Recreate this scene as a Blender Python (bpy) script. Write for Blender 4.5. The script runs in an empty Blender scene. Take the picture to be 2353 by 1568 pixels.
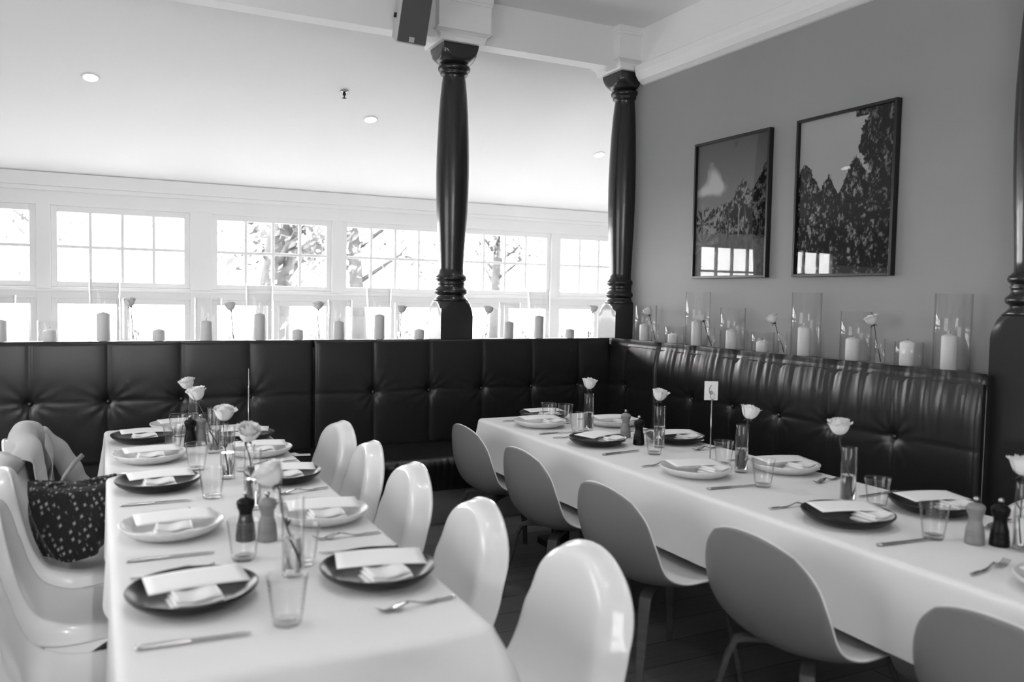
import bpy, math, random
import numpy as np
from mathutils import Vector, Matrix
PI = math.pi
C = bpy.context.scene.collection
S = bpy.context.scene
random.seed(7)

# ---------------------------------------------------------------- camera
f_px = 1907.83
yaw, pitch, roll = 0.46368, -0.05455, 0.018796
cy, sy, cp, sp = math.cos(yaw), math.sin(yaw), math.cos(pitch), math.sin(pitch)
fwd = Vector((sy*cp, cy*cp, sp)); rt = Vector((cy, -sy, 0)); up = rt.cross(fwd)
cr, sr = math.cos(roll), math.sin(roll)
right = cr*rt + sr*up; upv = -sr*rt + cr*up
cam_d = bpy.data.cameras.new('camera'); cam = bpy.data.objects.new('camera', cam_d); C.objects.link(cam)
m = Matrix((right, upv, -fwd)).transposed().to_4x4(); m.translation = Vector((-3.64016, -5.53289, 1.5))
cam.matrix_world = m
cam_d.sensor_width = 36; cam_d.sensor_fit = 'HORIZONTAL'; cam_d.lens = f_px/2353*36
cam_d.clip_start = 0.05; cam_d.clip_end = 300
cam_d.dof.use_dof = True; cam_d.dof.focus_distance = 5.3; cam_d.dof.aperture_fstop = 2.2
S.camera = cam
# ---------------------------------------------------------------- world, light, exposure
S.view_settings.view_transform = 'Standard'; S.view_settings.look = 'None'
S.view_settings.gamma = 1; S.view_settings.exposure = 0.5; S.view_settings.use_curve_mapping = False
w = bpy.data.worlds.new('overcast_sky'); S.world = w; w.use_nodes = True
wn = w.node_tree.nodes; bg = wn['Background']
bg.inputs['Color'].default_value = (1, 1, 1, 1); bg.inputs['Strength'].default_value = 18.0
def area(name, loc, rot, sx, sy_, power, portal=False):
    d = bpy.data.lights.new(name, 'AREA'); d.shape = 'RECTANGLE'; d.size = sx; d.size_y = sy_; d.energy = power
    if portal:
        d.cycles.is_portal = True
    o = bpy.data.objects.new(name, d); o.location = loc; o.rotation_euler = rot; C.objects.link(o); return o
# daylight entering: garden windows of the sunroom (portal); the other three are added fill lights
area('garden_window_daylight', (-2.0, 3.12, 1.4), (-PI/2, 0, 0), 13.0, 1.75, 1, True)
area('sunroom_fill_light', (-2.5, 2.9, 1.75), (-PI/2-0.35, 0, 0), 11.0, 0.9, 12)  # added fill to brighten the sunroom; its ceiling has no skylight
area('left_fill_light', (-5.88, -2.2, 1.75), (0, -PI/2+.1, 0), 1.5, 2.6, 50)  # added fill set in a backed niche of the unseen left wall
area('rear_fill_light', (-4.0, -9.4, 2.25), (PI/2+.35, 0, 0), 2.1, 1.5, 60)  # added fill behind the camera, tilted up to lift ceiling and beam
# recessed lamps in the dining-room ceiling (lamp bodies are built further down)
DL = [(-3.2, -1.0), (-3.2, -2.9), (-3.2, -4.9), (-1.1, -.9), (-1.1, -2.7), (-1.1, -4.7)]
for x_, y_ in DL:
    d_ = bpy.data.lights.new('ceiling_downlight_beam', 'SPOT'); d_.energy = 27; d_.spot_size = math.radians(84); d_.spot_blend = .8; d_.shadow_soft_size = .045
    o_ = bpy.data.objects.new('ceiling_downlight_beam', d_); o_.location = (x_, y_, 3.60); C.objects.link(o_)
S.cycles.max_bounces = 10; S.cycles.transparent_max_bounces = 24; S.cycles.transmission_bounces = 8
S.cycles.caustics_reflective = False; S.cycles.sample_clamp_indirect = 6.0
S.cycles.use_denoising = True

# ---------------------------------------------------------------- materials
def mat(name, v, rough=0.5, metal=0, coat=0, spec=0.5, nodes=None, sub=0, transm=0, ior=1.45, sheen=0):
    M = bpy.data.materials.new(name); M.use_nodes = True
    b = M.node_tree.nodes['Principled BSDF']
    b.inputs['Base Color'].default_value = (v, v, v, 1); b.inputs['Roughness'].default_value = rough
    b.inputs['Metallic'].default_value = metal; b.inputs['Coat Weight'].default_value = coat
    b.inputs['Coat Roughness'].default_value = 0.05
    b.inputs['Specular IOR Level'].default_value = spec
    b.inputs['IOR'].default_value = ior; b.inputs['Transmission Weight'].default_value = transm
    if sub:
        b.inputs['Subsurface Weight'].default_value = sub; b.inputs['Subsurface Scale'].default_value = 0.02
        b.inputs['Subsurface Radius'].default_value = (1, 1, 1)
    if sheen: b.inputs['Sheen Weight'].default_value = sheen
    if nodes: nodes(M.node_tree, b)
    return M
def bump(scale, strength, dist=0.002, kind='NOISE', stretch=(1, 1, 1), detail=4):
    def fn(nt, b):
        tc = nt.nodes.new('ShaderNodeTexCoord'); mp = nt.nodes.new('ShaderNodeMapping')
        mp.inputs['Scale'].default_value = stretch
        t = nt.nodes.new('ShaderNodeTexNoise' if kind == 'NOISE' else 'ShaderNodeTexVoronoi')
        t.inputs['Scale'].default_value = scale
        if kind == 'NOISE': t.inputs['Detail'].default_value = detail
        bp = nt.nodes.new('ShaderNodeBump'); bp.inputs['Strength'].default_value = strength; bp.inputs['Distance'].default_value = dist
        nt.links.new(tc.outputs['Object'], mp.inputs['Vector']); nt.links.new(mp.outputs['Vector'], t.inputs['Vector'])
        nt.links.new(t.outputs[0], bp.inputs['Height']); nt.links.new(bp.outputs['Normal'], b.inputs['Normal'])
    return fn
def variation(scale, lo, hi, stretch=(1, 1, 1), also=None):
    def fn(nt, b):
        tc = nt.nodes.new('ShaderNodeTexCoord'); mp = nt.nodes.new('ShaderNodeMapping'); mp.inputs['Scale'].default_value = stretch
        t = nt.nodes.new('ShaderNodeTexNoise'); t.inputs['Scale'].default_value = scale; t.inputs['Detail'].default_value = 6
        r = nt.nodes.new('ShaderNodeValToRGB'); r.color_ramp.elements[0].position = .3; r.color_ramp.elements[1].position = .7
        r.color_ramp.elements[0].color = (lo, lo, lo, 1); r.color_ramp.elements[1].color = (hi, hi, hi, 1)
        nt.links.new(tc.outputs['Object'], mp.inputs['Vector']); nt.links.new(mp.outputs['Vector'], t.inputs['Vector'])
        nt.links.new(t.outputs[0], r.inputs[0]); nt.links.new(r.outputs[0], b.inputs['Base Color'])
        if also: also(nt, b)
    return fn
def planks(nt, b):
    tc = nt.nodes.new('ShaderNodeTexCoord'); br = nt.nodes.new('ShaderNodeTexBrick')
    br.inputs['Scale'].default_value = 1; br.inputs['Brick Width'].default_value = 2.2; br.inputs['Row Height'].default_value = 0.19
    br.inputs['Mortar Size'].default_value = 0.003; br.offset = .37
    br.inputs['Color1'].default_value = (.11, .11, .11, 1); br.inputs['Color2'].default_value = (.16, .16, .16, 1)
    br.inputs['Mortar'].default_value = (.05, .05, .05, 1)
    mp = nt.nodes.new('ShaderNodeMapping'); mp.inputs['Scale'].default_value = (2, 40, 1)
    n = nt.nodes.new('ShaderNodeTexNoise'); n.inputs['Scale'].default_value = 2; n.inputs['Detail'].default_value = 6
    mx = nt.nodes.new('ShaderNodeMixRGB'); mx.blend_type = 'MULTIPLY'; mx.inputs[0].default_value = .5
    nt.links.new(tc.outputs['Object'], br.inputs['Vector']); nt.links.new(tc.outputs['Object'], mp.inputs['Vector'])
    nt.links.new(mp.outputs[0], n.inputs['Vector']); nt.links.new(br.outputs['Color'], mx.inputs[1]); nt.links.new(n.outputs[0], mx.inputs[2])
    nt.links.new(mx.outputs[0], b.inputs['Base Color'])
def thin_glass(name, edge=.55, clear=.96, spec=.9, rough=.01, base=.035):
    M = bpy.data.materials.new(name); M.use_nodes = True; nt = M.node_tree; nt.nodes.clear()
    out = nt.nodes.new('ShaderNodeOutputMaterial'); lw = nt.nodes.new('ShaderNodeLayerWeight'); lw.inputs['Blend'].default_value = .5
    p5 = nt.nodes.new('ShaderNodeMath'); p5.operation = 'POWER'; p5.inputs[1].default_value = 5
    ma = nt.nodes.new('ShaderNodeMath'); ma.operation = 'MULTIPLY_ADD'; ma.inputs[1].default_value = spec; ma.inputs[2].default_value = base
    p3 = nt.nodes.new('ShaderNodeMath'); p3.operation = 'POWER'; p3.inputs[1].default_value = 4
    tr = nt.nodes.new('ShaderNodeBsdfTransparent'); gl = nt.nodes.new('ShaderNodeBsdfGlossy'); gl.inputs['Roughness'].default_value = rough
    mc = nt.nodes.new('ShaderNodeMixRGB'); mc.inputs[1].default_value = (clear,)*3+(1,); mc.inputs[2].default_value = (edge,)*3+(1,)
    mx = nt.nodes.new('ShaderNodeMixShader'); L = nt.links.new
    L(lw.outputs['Facing'], p5.inputs[0]); L(p5.outputs[0], ma.inputs[0]); L(ma.outputs[0], mx.inputs[0])
    L(lw.outputs['Facing'], p3.inputs[0]); L(p3.outputs[0], mc.inputs[0]); L(mc.outputs[0], tr.inputs['Color'])
    L(tr.outputs[0], mx.inputs[1]); L(gl.outputs[0], mx.inputs[2]); L(mx.outputs[0], out.inputs['Surface'])
    return M
def weave(nt, b):
    tc = nt.nodes.new('ShaderNodeTexCoord'); v = nt.nodes.new('ShaderNodeTexVoronoi'); v.inputs['Scale'].default_value = 52
    v.distance = 'CHEBYCHEV'; v.inputs['Randomness'].default_value = .55
    mp = nt.nodes.new('ShaderNodeMapping'); mp.inputs['Scale'].default_value = (1, 1, .7); mp.inputs['Rotation'].default_value = (0, .5, .4)
    r = nt.nodes.new('ShaderNodeValToRGB'); r.color_ramp.elements[0].position = .06; r.color_ramp.elements[0].color = (.3, .3, .3, 1)
    r.color_ramp.elements[1].position = .3; r.color_ramp.elements[1].color = (.006, .006, .006, 1)
    bp = nt.nodes.new('ShaderNodeBump'); bp.inputs['Strength'].default_value = .8; bp.inputs['Distance'].default_value = .006; bp.invert = True
    L = nt.links.new; L(tc.outputs['Object'], mp.inputs[0]); L(mp.outputs[0], v.inputs['Vector']); L(v.outputs['Distance'], r.inputs[0]); L(r.outputs[0], b.inputs['Base Color'])
    L(v.outputs['Distance'], bp.inputs['Height']); L(bp.outputs[0], b.inputs['Normal'])
def vcol(nt, b):
    a = nt.nodes.new('ShaderNodeVertexColor'); a.layer_name = 'tone'; nt.links.new(a.outputs['Color'], b.inputs['Base Color'])
K = {
 'white': mat('white_paint', .86, .45), 'ceil': mat('ceiling_paint', .9, .7), 'trim': mat('window_paint', .82, .4),
 'wall': mat('grey_wall_paint', .29, .6, nodes=variation(1.5, .28, .30, also=bump(220, .12, .001))),
 'floor': mat('grey_floorboards', .15, .6, nodes=planks),
 'leather': mat('dark_leather', .009, .33, spec=.6, nodes=bump(260, .25, .0006, 'VORONOI')),
 'button': mat('leather_button', .02, .3), 'recess': mat('bench_plinth_paint', .2, .5),
 'column': mat('dark_gloss_paint', .014, .26, coat=.15), 'colface': mat('dark_grey_face', .022, .24, coat=.25),
 'cloth': mat('tablecloth_linen', .74, .85, nodes=bump(900, .15, .0004)),
 'chair': mat('gloss_white_plastic', .72, .22, coat=.25), 'shellback': mat('grey_shell_outside', .17, .42),
 'shellseat': mat('pale_shell_inside', .72, .42),
 'wood': mat('grey_stained_wood', .06, .45, nodes=variation(3, .045, .08, (1, 1, 12))),
 'plate_l': mat('pale_stoneware', .66, .3, nodes=variation(40, .6, .7)), 'plate_d': mat('charcoal_stoneware', .008, .28, spec=.35, nodes=variation(30, .005, .012)),
 'paper': mat('menu_paper', .82, .7), 'napkin': mat('napkin_linen', .76, .9, nodes=bump(500, .3, .0005)),
 'steel': mat('cutlery_steel', .45, .22, metal=1), 'wax': mat('candle_wax', .75, .5, sub=.4),
 'wick': mat('wick', .03, .9), 'petal': mat('rose_petal', .86, .7, sub=.15), 'stem': mat('rose_stem', .045, .6), 'leaf': mat('rose_leaf', .06, .5),
 'glass': thin_glass('clear_glass', .8, .992, .95, base=.03), 'pane': thin_glass('window_glass', .85, .98, .6), 'picglass': thin_glass('picture_glass', .9, .98, .6, base=.022),
 'tumbler': thin_glass('tumbler_glass', .6, .996, .95, base=.035),
 'water': mat('water', 1, 0, transm=1, ior=1.33), 'thick': mat('thick_glass', 1, .0, transm=1, ior=1.45),
 'frame': mat('black_frame', .008, .35), 'print': mat('photo_print', .5, .8, spec=0, nodes=vcol),
 'mill_d': mat('black_mill_wood', .003, .45, spec=.25), 'mill_l': mat('grey_mill_wood', .2, .45, nodes=variation(6, .17, .24, (1, 1, 8))),
 'ink': mat('ink', .02, .6), 'coat': mat('jacket_linen', .4, .9, nodes=bump(300, .4, .001)), 'bag': mat('tweed', .02, .95, nodes=weave, sheen=.2),
 'speaker': mat('speaker_body', .5, .5), 'grille': mat('speaker_grille', .09, .7, nodes=bump(900, .6, .001, 'VORONOI')),
 'bark': mat('bark', .035, .9, nodes=variation(6, .025, .05)), 'foliage': mat('foliage', .08, .7, nodes=variation(2, .05, .11)),
 'lawn': mat('lawn', .15, .9, nodes=variation(.8, .1, .2)), 'black': mat('black_metal', .01, .5),
}
def emit(name, s):
    M = bpy.data.materials.new(name); M.use_nodes = True; b = M.node_tree.nodes['Principled BSDF']
    b.inputs['Emission Color'].default_value = (1, 1, 1, 1); b.inputs['Emission Strength'].default_value = s; return M
K['lamp'] = emit('lamp_diffuser', 6); K['signlit'] = emit('sign_lit', 2.0)

# ---------------------------------------------------------------- mesh helpers
class B:
    def __init__(s): s.v = []; s.f = []; s.mi = []; s.cur = 0
    def add(s, vs, fs):
        n = len(s.v); s.v += [tuple(p) for p in vs]; s.f += [tuple(i+n for i in f) for f in fs]; s.mi += [s.cur]*len(fs); return s
    def box(s, a, b):
        (x0, y0, z0), (x1, y1, z1) = a, b
        x0, x1 = min(x0, x1), max(x0, x1); y0, y1 = min(y0, y1), max(y0, y1); z0, z1 = min(z0, z1), max(z0, z1)
        return s.add([(x0,y0,z0),(x1,y0,z0),(x1,y1,z0),(x0,y1,z0),(x0,y0,z1),(x1,y0,z1),(x1,y1,z1),(x0,y1,z1)],
                     [(0,3,2,1),(4,5,6,7),(0,1,5,4),(1,2,6,5),(2,3,7,6),(3,0,4,7)])
    def lathe(s, prof, n=32, o=(0, 0, 0), sx=1, sy=1, wob=None):
        vs = []; fs = []; m_ = len(prof)
        for j, (r, z) in enumerate(prof):
            for i in range(n):
                a = 2*PI*i/n; k = 1 if wob is None else wob(a, j)
                vs.append((o[0]+r*k*math.cos(a)*sx, o[1]+r*k*math.sin(a)*sy, o[2]+z))
        for j in range(m_-1):
            for i in range(n):
                fs.append((j*n+i, j*n+(i+1)%n, (j+1)*n+(i+1)%n, (j+1)*n+i))
        if prof[0][0] > 0: fs.append(tuple(range(n-1, -1, -1)))
        if prof[-1][0] > 0: fs.append(tuple((m_-1)*n+i for i in range(n)))
        return s.add(vs, fs)
    def grid(s, fn, nu, nv, cu=False):
        vs = [fn(i/nu, j/nv) for j in range(nv+1) for i in range(nu+1)]; W = nu+1
        return s.add(vs, [(j*W+i, j*W+i+1, (j+1)*W+i+1, (j+1)*W+i) for j in range(nv) for i in range(nu)])
    def tube(s, pts, rad, n=8):
        pts = [Vector(p) for p in pts]; rs = rad if isinstance(rad, (list, tuple)) else [rad]*len(pts); vs = []; fs = []
        for k, p in enumerate(pts):
            t = (pts[min(k+1, len(pts)-1)]-pts[max(k-1, 0)]).normalized()
            a = t.orthogonal().normalized() if k == 0 else (a_-t*a_.dot(t)).normalized()
            a_ = a; b = t.cross(a)
            for i in range(n):
                an = 2*PI*i/n; vs.append(p+(a*math.cos(an)+b*math.sin(an))*rs[k])
        for k in range(len(pts)-1):
            for i in range(n): fs.append((k*n+i, k*n+(i+1)%n, (k+1)*n+(i+1)%n, (k+1)*n+i))
        fs.append(tuple(range(n-1, -1, -1))); fs.append(tuple((len(pts)-1)*n+i for i in range(n)))
        return s.add(vs, fs)
def obj(name, b, m_, parent=None, smooth=False, loc=None, rz=None, bevel=0, sub=0, solid=0, seg=2, merge=False, angle=None):
    me = bpy.data.meshes.new(name); me.from_pydata(b.v, [], b.f)
    ms = m_ if isinstance(m_, (list, tuple)) else [m_]
    for q in ms: me.materials.append(K[q])
    if len(ms) > 1: me.polygons.foreach_set('material_index', b.mi)
    me.update()
    o = bpy.data.objects.new(name, me); C.objects.link(o)
    if smooth: me.polygons.foreach_set('use_smooth', [True]*len(me.polygons))
    if smooth and angle: 
        try: me.set_sharp_from_angle(angle=math.radians(angle))
        except Exception: pass
    if parent: o.parent = parent
    if loc: o.location = loc
    if rz is not None: o.rotation_euler = (0, 0, rz)
    if merge: md = o.modifiers.new('w', 'WELD'); md.merge_threshold = .0002
    if solid:
        md = o.modifiers.new('s', 'SOLIDIFY'); md.thickness = solid; md.offset = 0 if solid < .02 else -1
        if len(ms) > 1: md.material_offset = 1; md.material_offset_rim = 0
    if bevel:
        md = o.modifiers.new('b', 'BEVEL'); md.width = bevel; md.segments = seg; md.limit_method = 'ANGLE'
    if sub: md = o.modifiers.new('u', 'SUBSURF'); md.levels = sub; md.render_levels = sub
    return o
def tag(o, label=None, cat=None, group=None, kind=None):
    if label: o['label'] = label
    if cat: o['category'] = cat
    if group: o['group'] = group
    if kind: o['kind'] = kind
    return o
def thing(name, label, cat, loc=(0, 0, 0), rz=0, group=None, kind=None):
    o = bpy.data.objects.new(name, None); C.objects.link(o); o.empty_display_size = .05
    o.location = loc; o.rotation_euler = (0, 0, rz); return tag(o, label, cat, group, kind)
def struct(name, b, m_, label=None, **k):
    o = obj(name, b, m_, **k); o['kind'] = 'structure'
    if label: o['label'] = label
    return o
def dup(root, loc, rz=0, label=None, group=None, scale=None):
    r = root.copy(); C.objects.link(r); r.location = loc; r.rotation_euler = (0, 0, rz)
    if label: r['label'] = label
    if group: r['group'] = group
    if scale: r.scale = scale
    for ch in list(root.children):
        c = ch.copy(); C.objects.link(c); c.parent = r
        for g in ch.children:
            d = g.copy(); C.objects.link(d); d.parent = c
    return r
def place(cache, key, make, loc, rz, label, cat, group=None, scale=None):
    """first call builds the thing, later calls copy it"""
    if key not in cache:
        t = make(); cache[key] = t; t.location = loc; t.rotation_euler = (0, 0, rz)
        tag(t, label, cat, group)
        if scale: t.scale = scale
        return t
    t = dup(cache[key], loc, rz, label, group)
    t.scale = scale if scale else (1, 1, 1)
    return t
CA = {}
def smooth01(t): t = max(0, min(1, t)); return t*t*(3-2*t)

# ================================================================= SETTING
LZ = 1.165                                       # ledge height
struct('floor', B().box((-9, -9.5, -.1), (4.5, 3.2, 0)), 'floor', 'grey wooden floorboards running across the room')
struct('wall_back', B().box((-9, .035, 0), (.5, .34, LZ)), 'white', 'low ledge wall behind the long bench')
b = B(); b.box((.25, -9.5, 0), (.5, .31, 3.7)); b.box((.05, -3.07, 0), (.26, .04, LZ)); struct('wall_right', b, 'wall', 'plain grey painted wall with two pictures')
b = B(); b.box((-6.0, -9.5, 0), (-5.8, .03, .9)); b.box((-6.0, -9.5, 2.6), (-5.8, .03, 3.62)); b.box((-6.0, -1.0, .9), (-5.8, .03, 2.6)); b.box((-6.0, -9.5, .9), (-5.8, -3.6, 2.6)); b.box((-6.0, -3.6, .9), (-5.97, -1.0, 2.6))
struct('wall_left', b, 'white')
b = B(); b.box((-8.2, -9.5, 0), (.5, -9.3, 1)); b.box((-8.2, -9.5, 3.0), (.5, -9.3, 3.7)); b.box((-8.2, -9.5, 1), (-5.1, -9.3, 3)); b.box((-2.9, -9.5, 1), (.5, -9.3, 3)); b.box((-5.1, -9.7, 1), (-2.9, -9.65, 3))
struct('wall_front', b, 'white')
struct('ceiling', B().box((-9, -9.5, 3.62), (.5, .31, 3.72)), 'ceil', 'flat white ceiling over the dining room')
# sloped sunroom ceiling
b = B(); ys, zs, ye, ze = .19, 3.49, 3.05, 2.50
b.add([(-9, ys, zs), (4.5, ys, zs), (4.5, ye, ze), (-9, ye, ze), (-9, ys, zs+.1), (4.5, ys, zs+.1), (4.5, ye, ze+.1), (-9, ye, ze+.1)],
      [(0, 1, 2, 3), (7, 6, 5, 4), (0, 4, 5, 1), (1, 5, 6, 2), (2, 6, 7, 3), (3, 7, 4, 0)])
struct('ceiling_sunroom', b, 'ceil', 'sloping white ceiling of the sunroom')
struct('wall_sunroom_left', B().box((-9.1, .3, 0), (-9, 3.2, 3.6)), 'white')
struct('wall_sunroom_right', B().box((4.5, .3, 0), (4.6, 3.2, 3.6)).box((.5, .2, 0), (4.6, .31, 3.7)), 'white')
struct('wall_sunroom_front', B().box((-9.1, -.1, 0), (-6.0, .34, 3.62)), 'white')
# beam over the colonnade
b = B(); b.box((-9, .06, 3.31), (.3, .2, 3.62)); struct('beam', b, 'white', 'white beam carried by the dark columns')
# cornice on the right wall (profile x,z swept along y)
prof = [(.252, 3.185), (.235, 3.19), (.2, 3.215), (.175, 3.25), (.168, 3.275), (.168, 3.325), (.178, 3.332), (.215, 3.337), (.215, 3.625), (.252, 3.625)]
b = B(); n = len(prof); b.add([(x, y, z) for y in (-9.3, .0) for x, z in prof], [(i, (i+1)%n, n+(i+1)%n, n+i) for i in range(n)]+[tuple(range(n)), tuple(range(2*n-1, n-1, -1))])
struct('trim_cornice', b, 'white', 'white moulded cornice along the top of the grey wall')
# window wall -----------------------------------------------------
YW = 3.0
lefts = [-5.295, -4.01, -2.64, -1.36, -.05, 1.21, 2.5]; SW = 1.17
b = B()
b.box((-9, YW, 0), (4.5, YW+.14, .58)); b.box((-9, YW, 2.235), (4.5, YW+.14, 2.75)); b.box((-9, YW, 1.40), (4.5, YW+.14, 1.505))
edges = [-9]+[q for l in lefts for q in (l, l+SW)]+[4.5]
for i in range(0, len(edges), 2): b.box((edges[i], YW-.003, .57), (edges[i+1], YW+.137, 2.245))
b.box((-9, YW-.03, 2.40), (4.5, YW, 2.52)); b.box((-9, YW-.02, 2.36), (4.5, YW, 2.40)); b.box((-9, YW-.035, 1.462), (4.5, YW, 1.485)); b.box((-9, YW-.06, .55), (4.5, YW, .585))
struct('wall_sunroom_back', b, 'trim', 'white timber window wall of the sunroom', bevel=.004)
for k, l in enumerate(lefts):
    r = l+SW; z0, z1 = 1.505, 2.235
    b = B(); fw = .052
    b.box((l, YW+.02, z0), (l+fw, YW+.08, z1)); b.box((r-fw, YW+.02, z0), (r, YW+.08, z1)); b.box((l+fw, YW+.02, z0), (r-fw, YW+.08, z0+.05)); b.box((l+fw, YW+.02, z1-.055), (r-fw, YW+.08, z1))
    iw = (SW-2*fw)/4
    for j in (1, 2, 3): b.box((l+fw+j*iw-.014, YW+.03, z0+.05), (l+fw+j*iw+.014, YW+.07, z1-.055))
    zm = (z0+z1)/2; b.box((l+fw, YW+.032, zm-.014), (r-fw, YW+.068, zm+.014))
    t = thing('window_%d' % (k+1), None, None, kind='structure')
    obj('sash', b, 'trim', t, bevel=.003)
    obj('pane', B().box((l+fw, YW+.048, z0+.04), (r-fw, YW+.052, z1-.05)), 'pane', t)
    b = B(); z0, z1 = .58, 1.40; mid = (l+r)/2
    for a, c in ((l, mid-.006), (mid+.006, r)):
        b.box((a, YW+.02, z0), (a+.05, YW+.07, z1)); b.box((c-.05, YW+.02, z0), (c, YW+.07, z1)); b.box((a+.05, YW+.02, z0), (c-.05, YW+.07, z0+.07)); b.box((a+.05, YW+.02, z1-.05), (c-.05, YW+.07, z1))
    obj('lower_sash', b, 'trim', t, bevel=.003)
    obj('lower_pane', B().box((l+.04, YW+.044, z0+.06), (r-.04, YW+.048, z1-.04)), 'pane', t)
def fill_frame(name, mapf, w0, w1, z0, z1):  # unseen frame and bars dressing an added fill light
    t = thing(name, None, None, kind='structure'); b = B()
    for a, c in ((w0, w0+.06), (w1-.06, w1)): b.box(mapf(a, 0, z0), mapf(c, .05, z1))
    for a, c in ((z0, z0+.06), (z1-.06, z1)): b.box(mapf(w0, 0, a), mapf(w1, .05, c))
    n = 3
    for i in range(1, n): q = w0+(w1-w0)*i/n; b.box(mapf(q-.02, .01, z0), mapf(q+.02, .04, z1))
    q = (z0+z1)/2; b.box(mapf(w0, .01, q-.02), mapf(w1, .04, q+.02)); obj('sash', b, 'trim', t)
fill_frame('window_8', lambda w_, d, z: (-5.86+d, w_, z), -3.6, -1.0, .9, 2.6)  # frame added around the left fill light
fill_frame('window_9', lambda w_, d, z: (w_, -9.36+d, z), -5.1, -2.9, 1, 3)  # frame added around the rear fill light
# lights and sprinkler on the sloping ceiling
sl = math.atan2(zs-ze, ye-ys)
def ceil_z(y): return zs-(y-ys)*(zs-ze)/(ye-ys)
def rot_thing(t): t.rotation_euler = (-sl, 0, 0)
for i, (x, y, lab) in enumerate([(-3.672, 1.45, 'round recessed downlight above the left end of the sunroom windows'), (-1.5, 1.58, 'round recessed downlight just left of the free-standing dark column'), (.95, 1.74, 'round recessed downlight between the two dark columns')]):
    def mk():
        t = thing('downlight', None, None)
        obj('bezel', B().lathe([(.05, -.001), (.051, -.006), (.062, -.005), (.064, .0)], 32), 'white', t, True)
        obj('diffuser', B().lathe([(.0, -.003), (.05, -.003)], 32), 'lamp', t, True)
        return t
    t = place(CA, 'downlight', mk, (x, y, ceil_z(y)-.001), 0, lab, 'ceiling light', 'downlights in the sunroom ceiling'); rot_thing(t)
for i, (x_, y_) in enumerate(DL):
    t = dup(CA['downlight'], (x_, y_, 3.619), 0, ['recessed downlight over the bench end of the left table', 'recessed downlight over the middle of the left table', 'recessed downlight over the near end of the left table', 'recessed downlight over the corner end of the right table', 'recessed downlight over the middle of the right table', 'recessed downlight over the near end of the right table'][i], 'downlights in the dining room ceiling')
    t['category'] = 'ceiling light'
t = thing('fire_sprinkler', 'small metal fire sprinkler head on the sunroom ceiling', 'sprinkler', (-1.83, 1.22, ceil_z(1.22)-.001))
obj('escutcheon', B().lathe([(.0, -.012), (.018, -.010), (.034, -.002), (.036, .001)], 24), 'steel', t, True)
obj('nozzle', B().lathe([(.012, -.012), (.014, -.03), (.006, -.034), (.005, -.05), (.018, -.052), (.018, -.055), (0, -.056)], 16), 'black', t, True)

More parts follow.
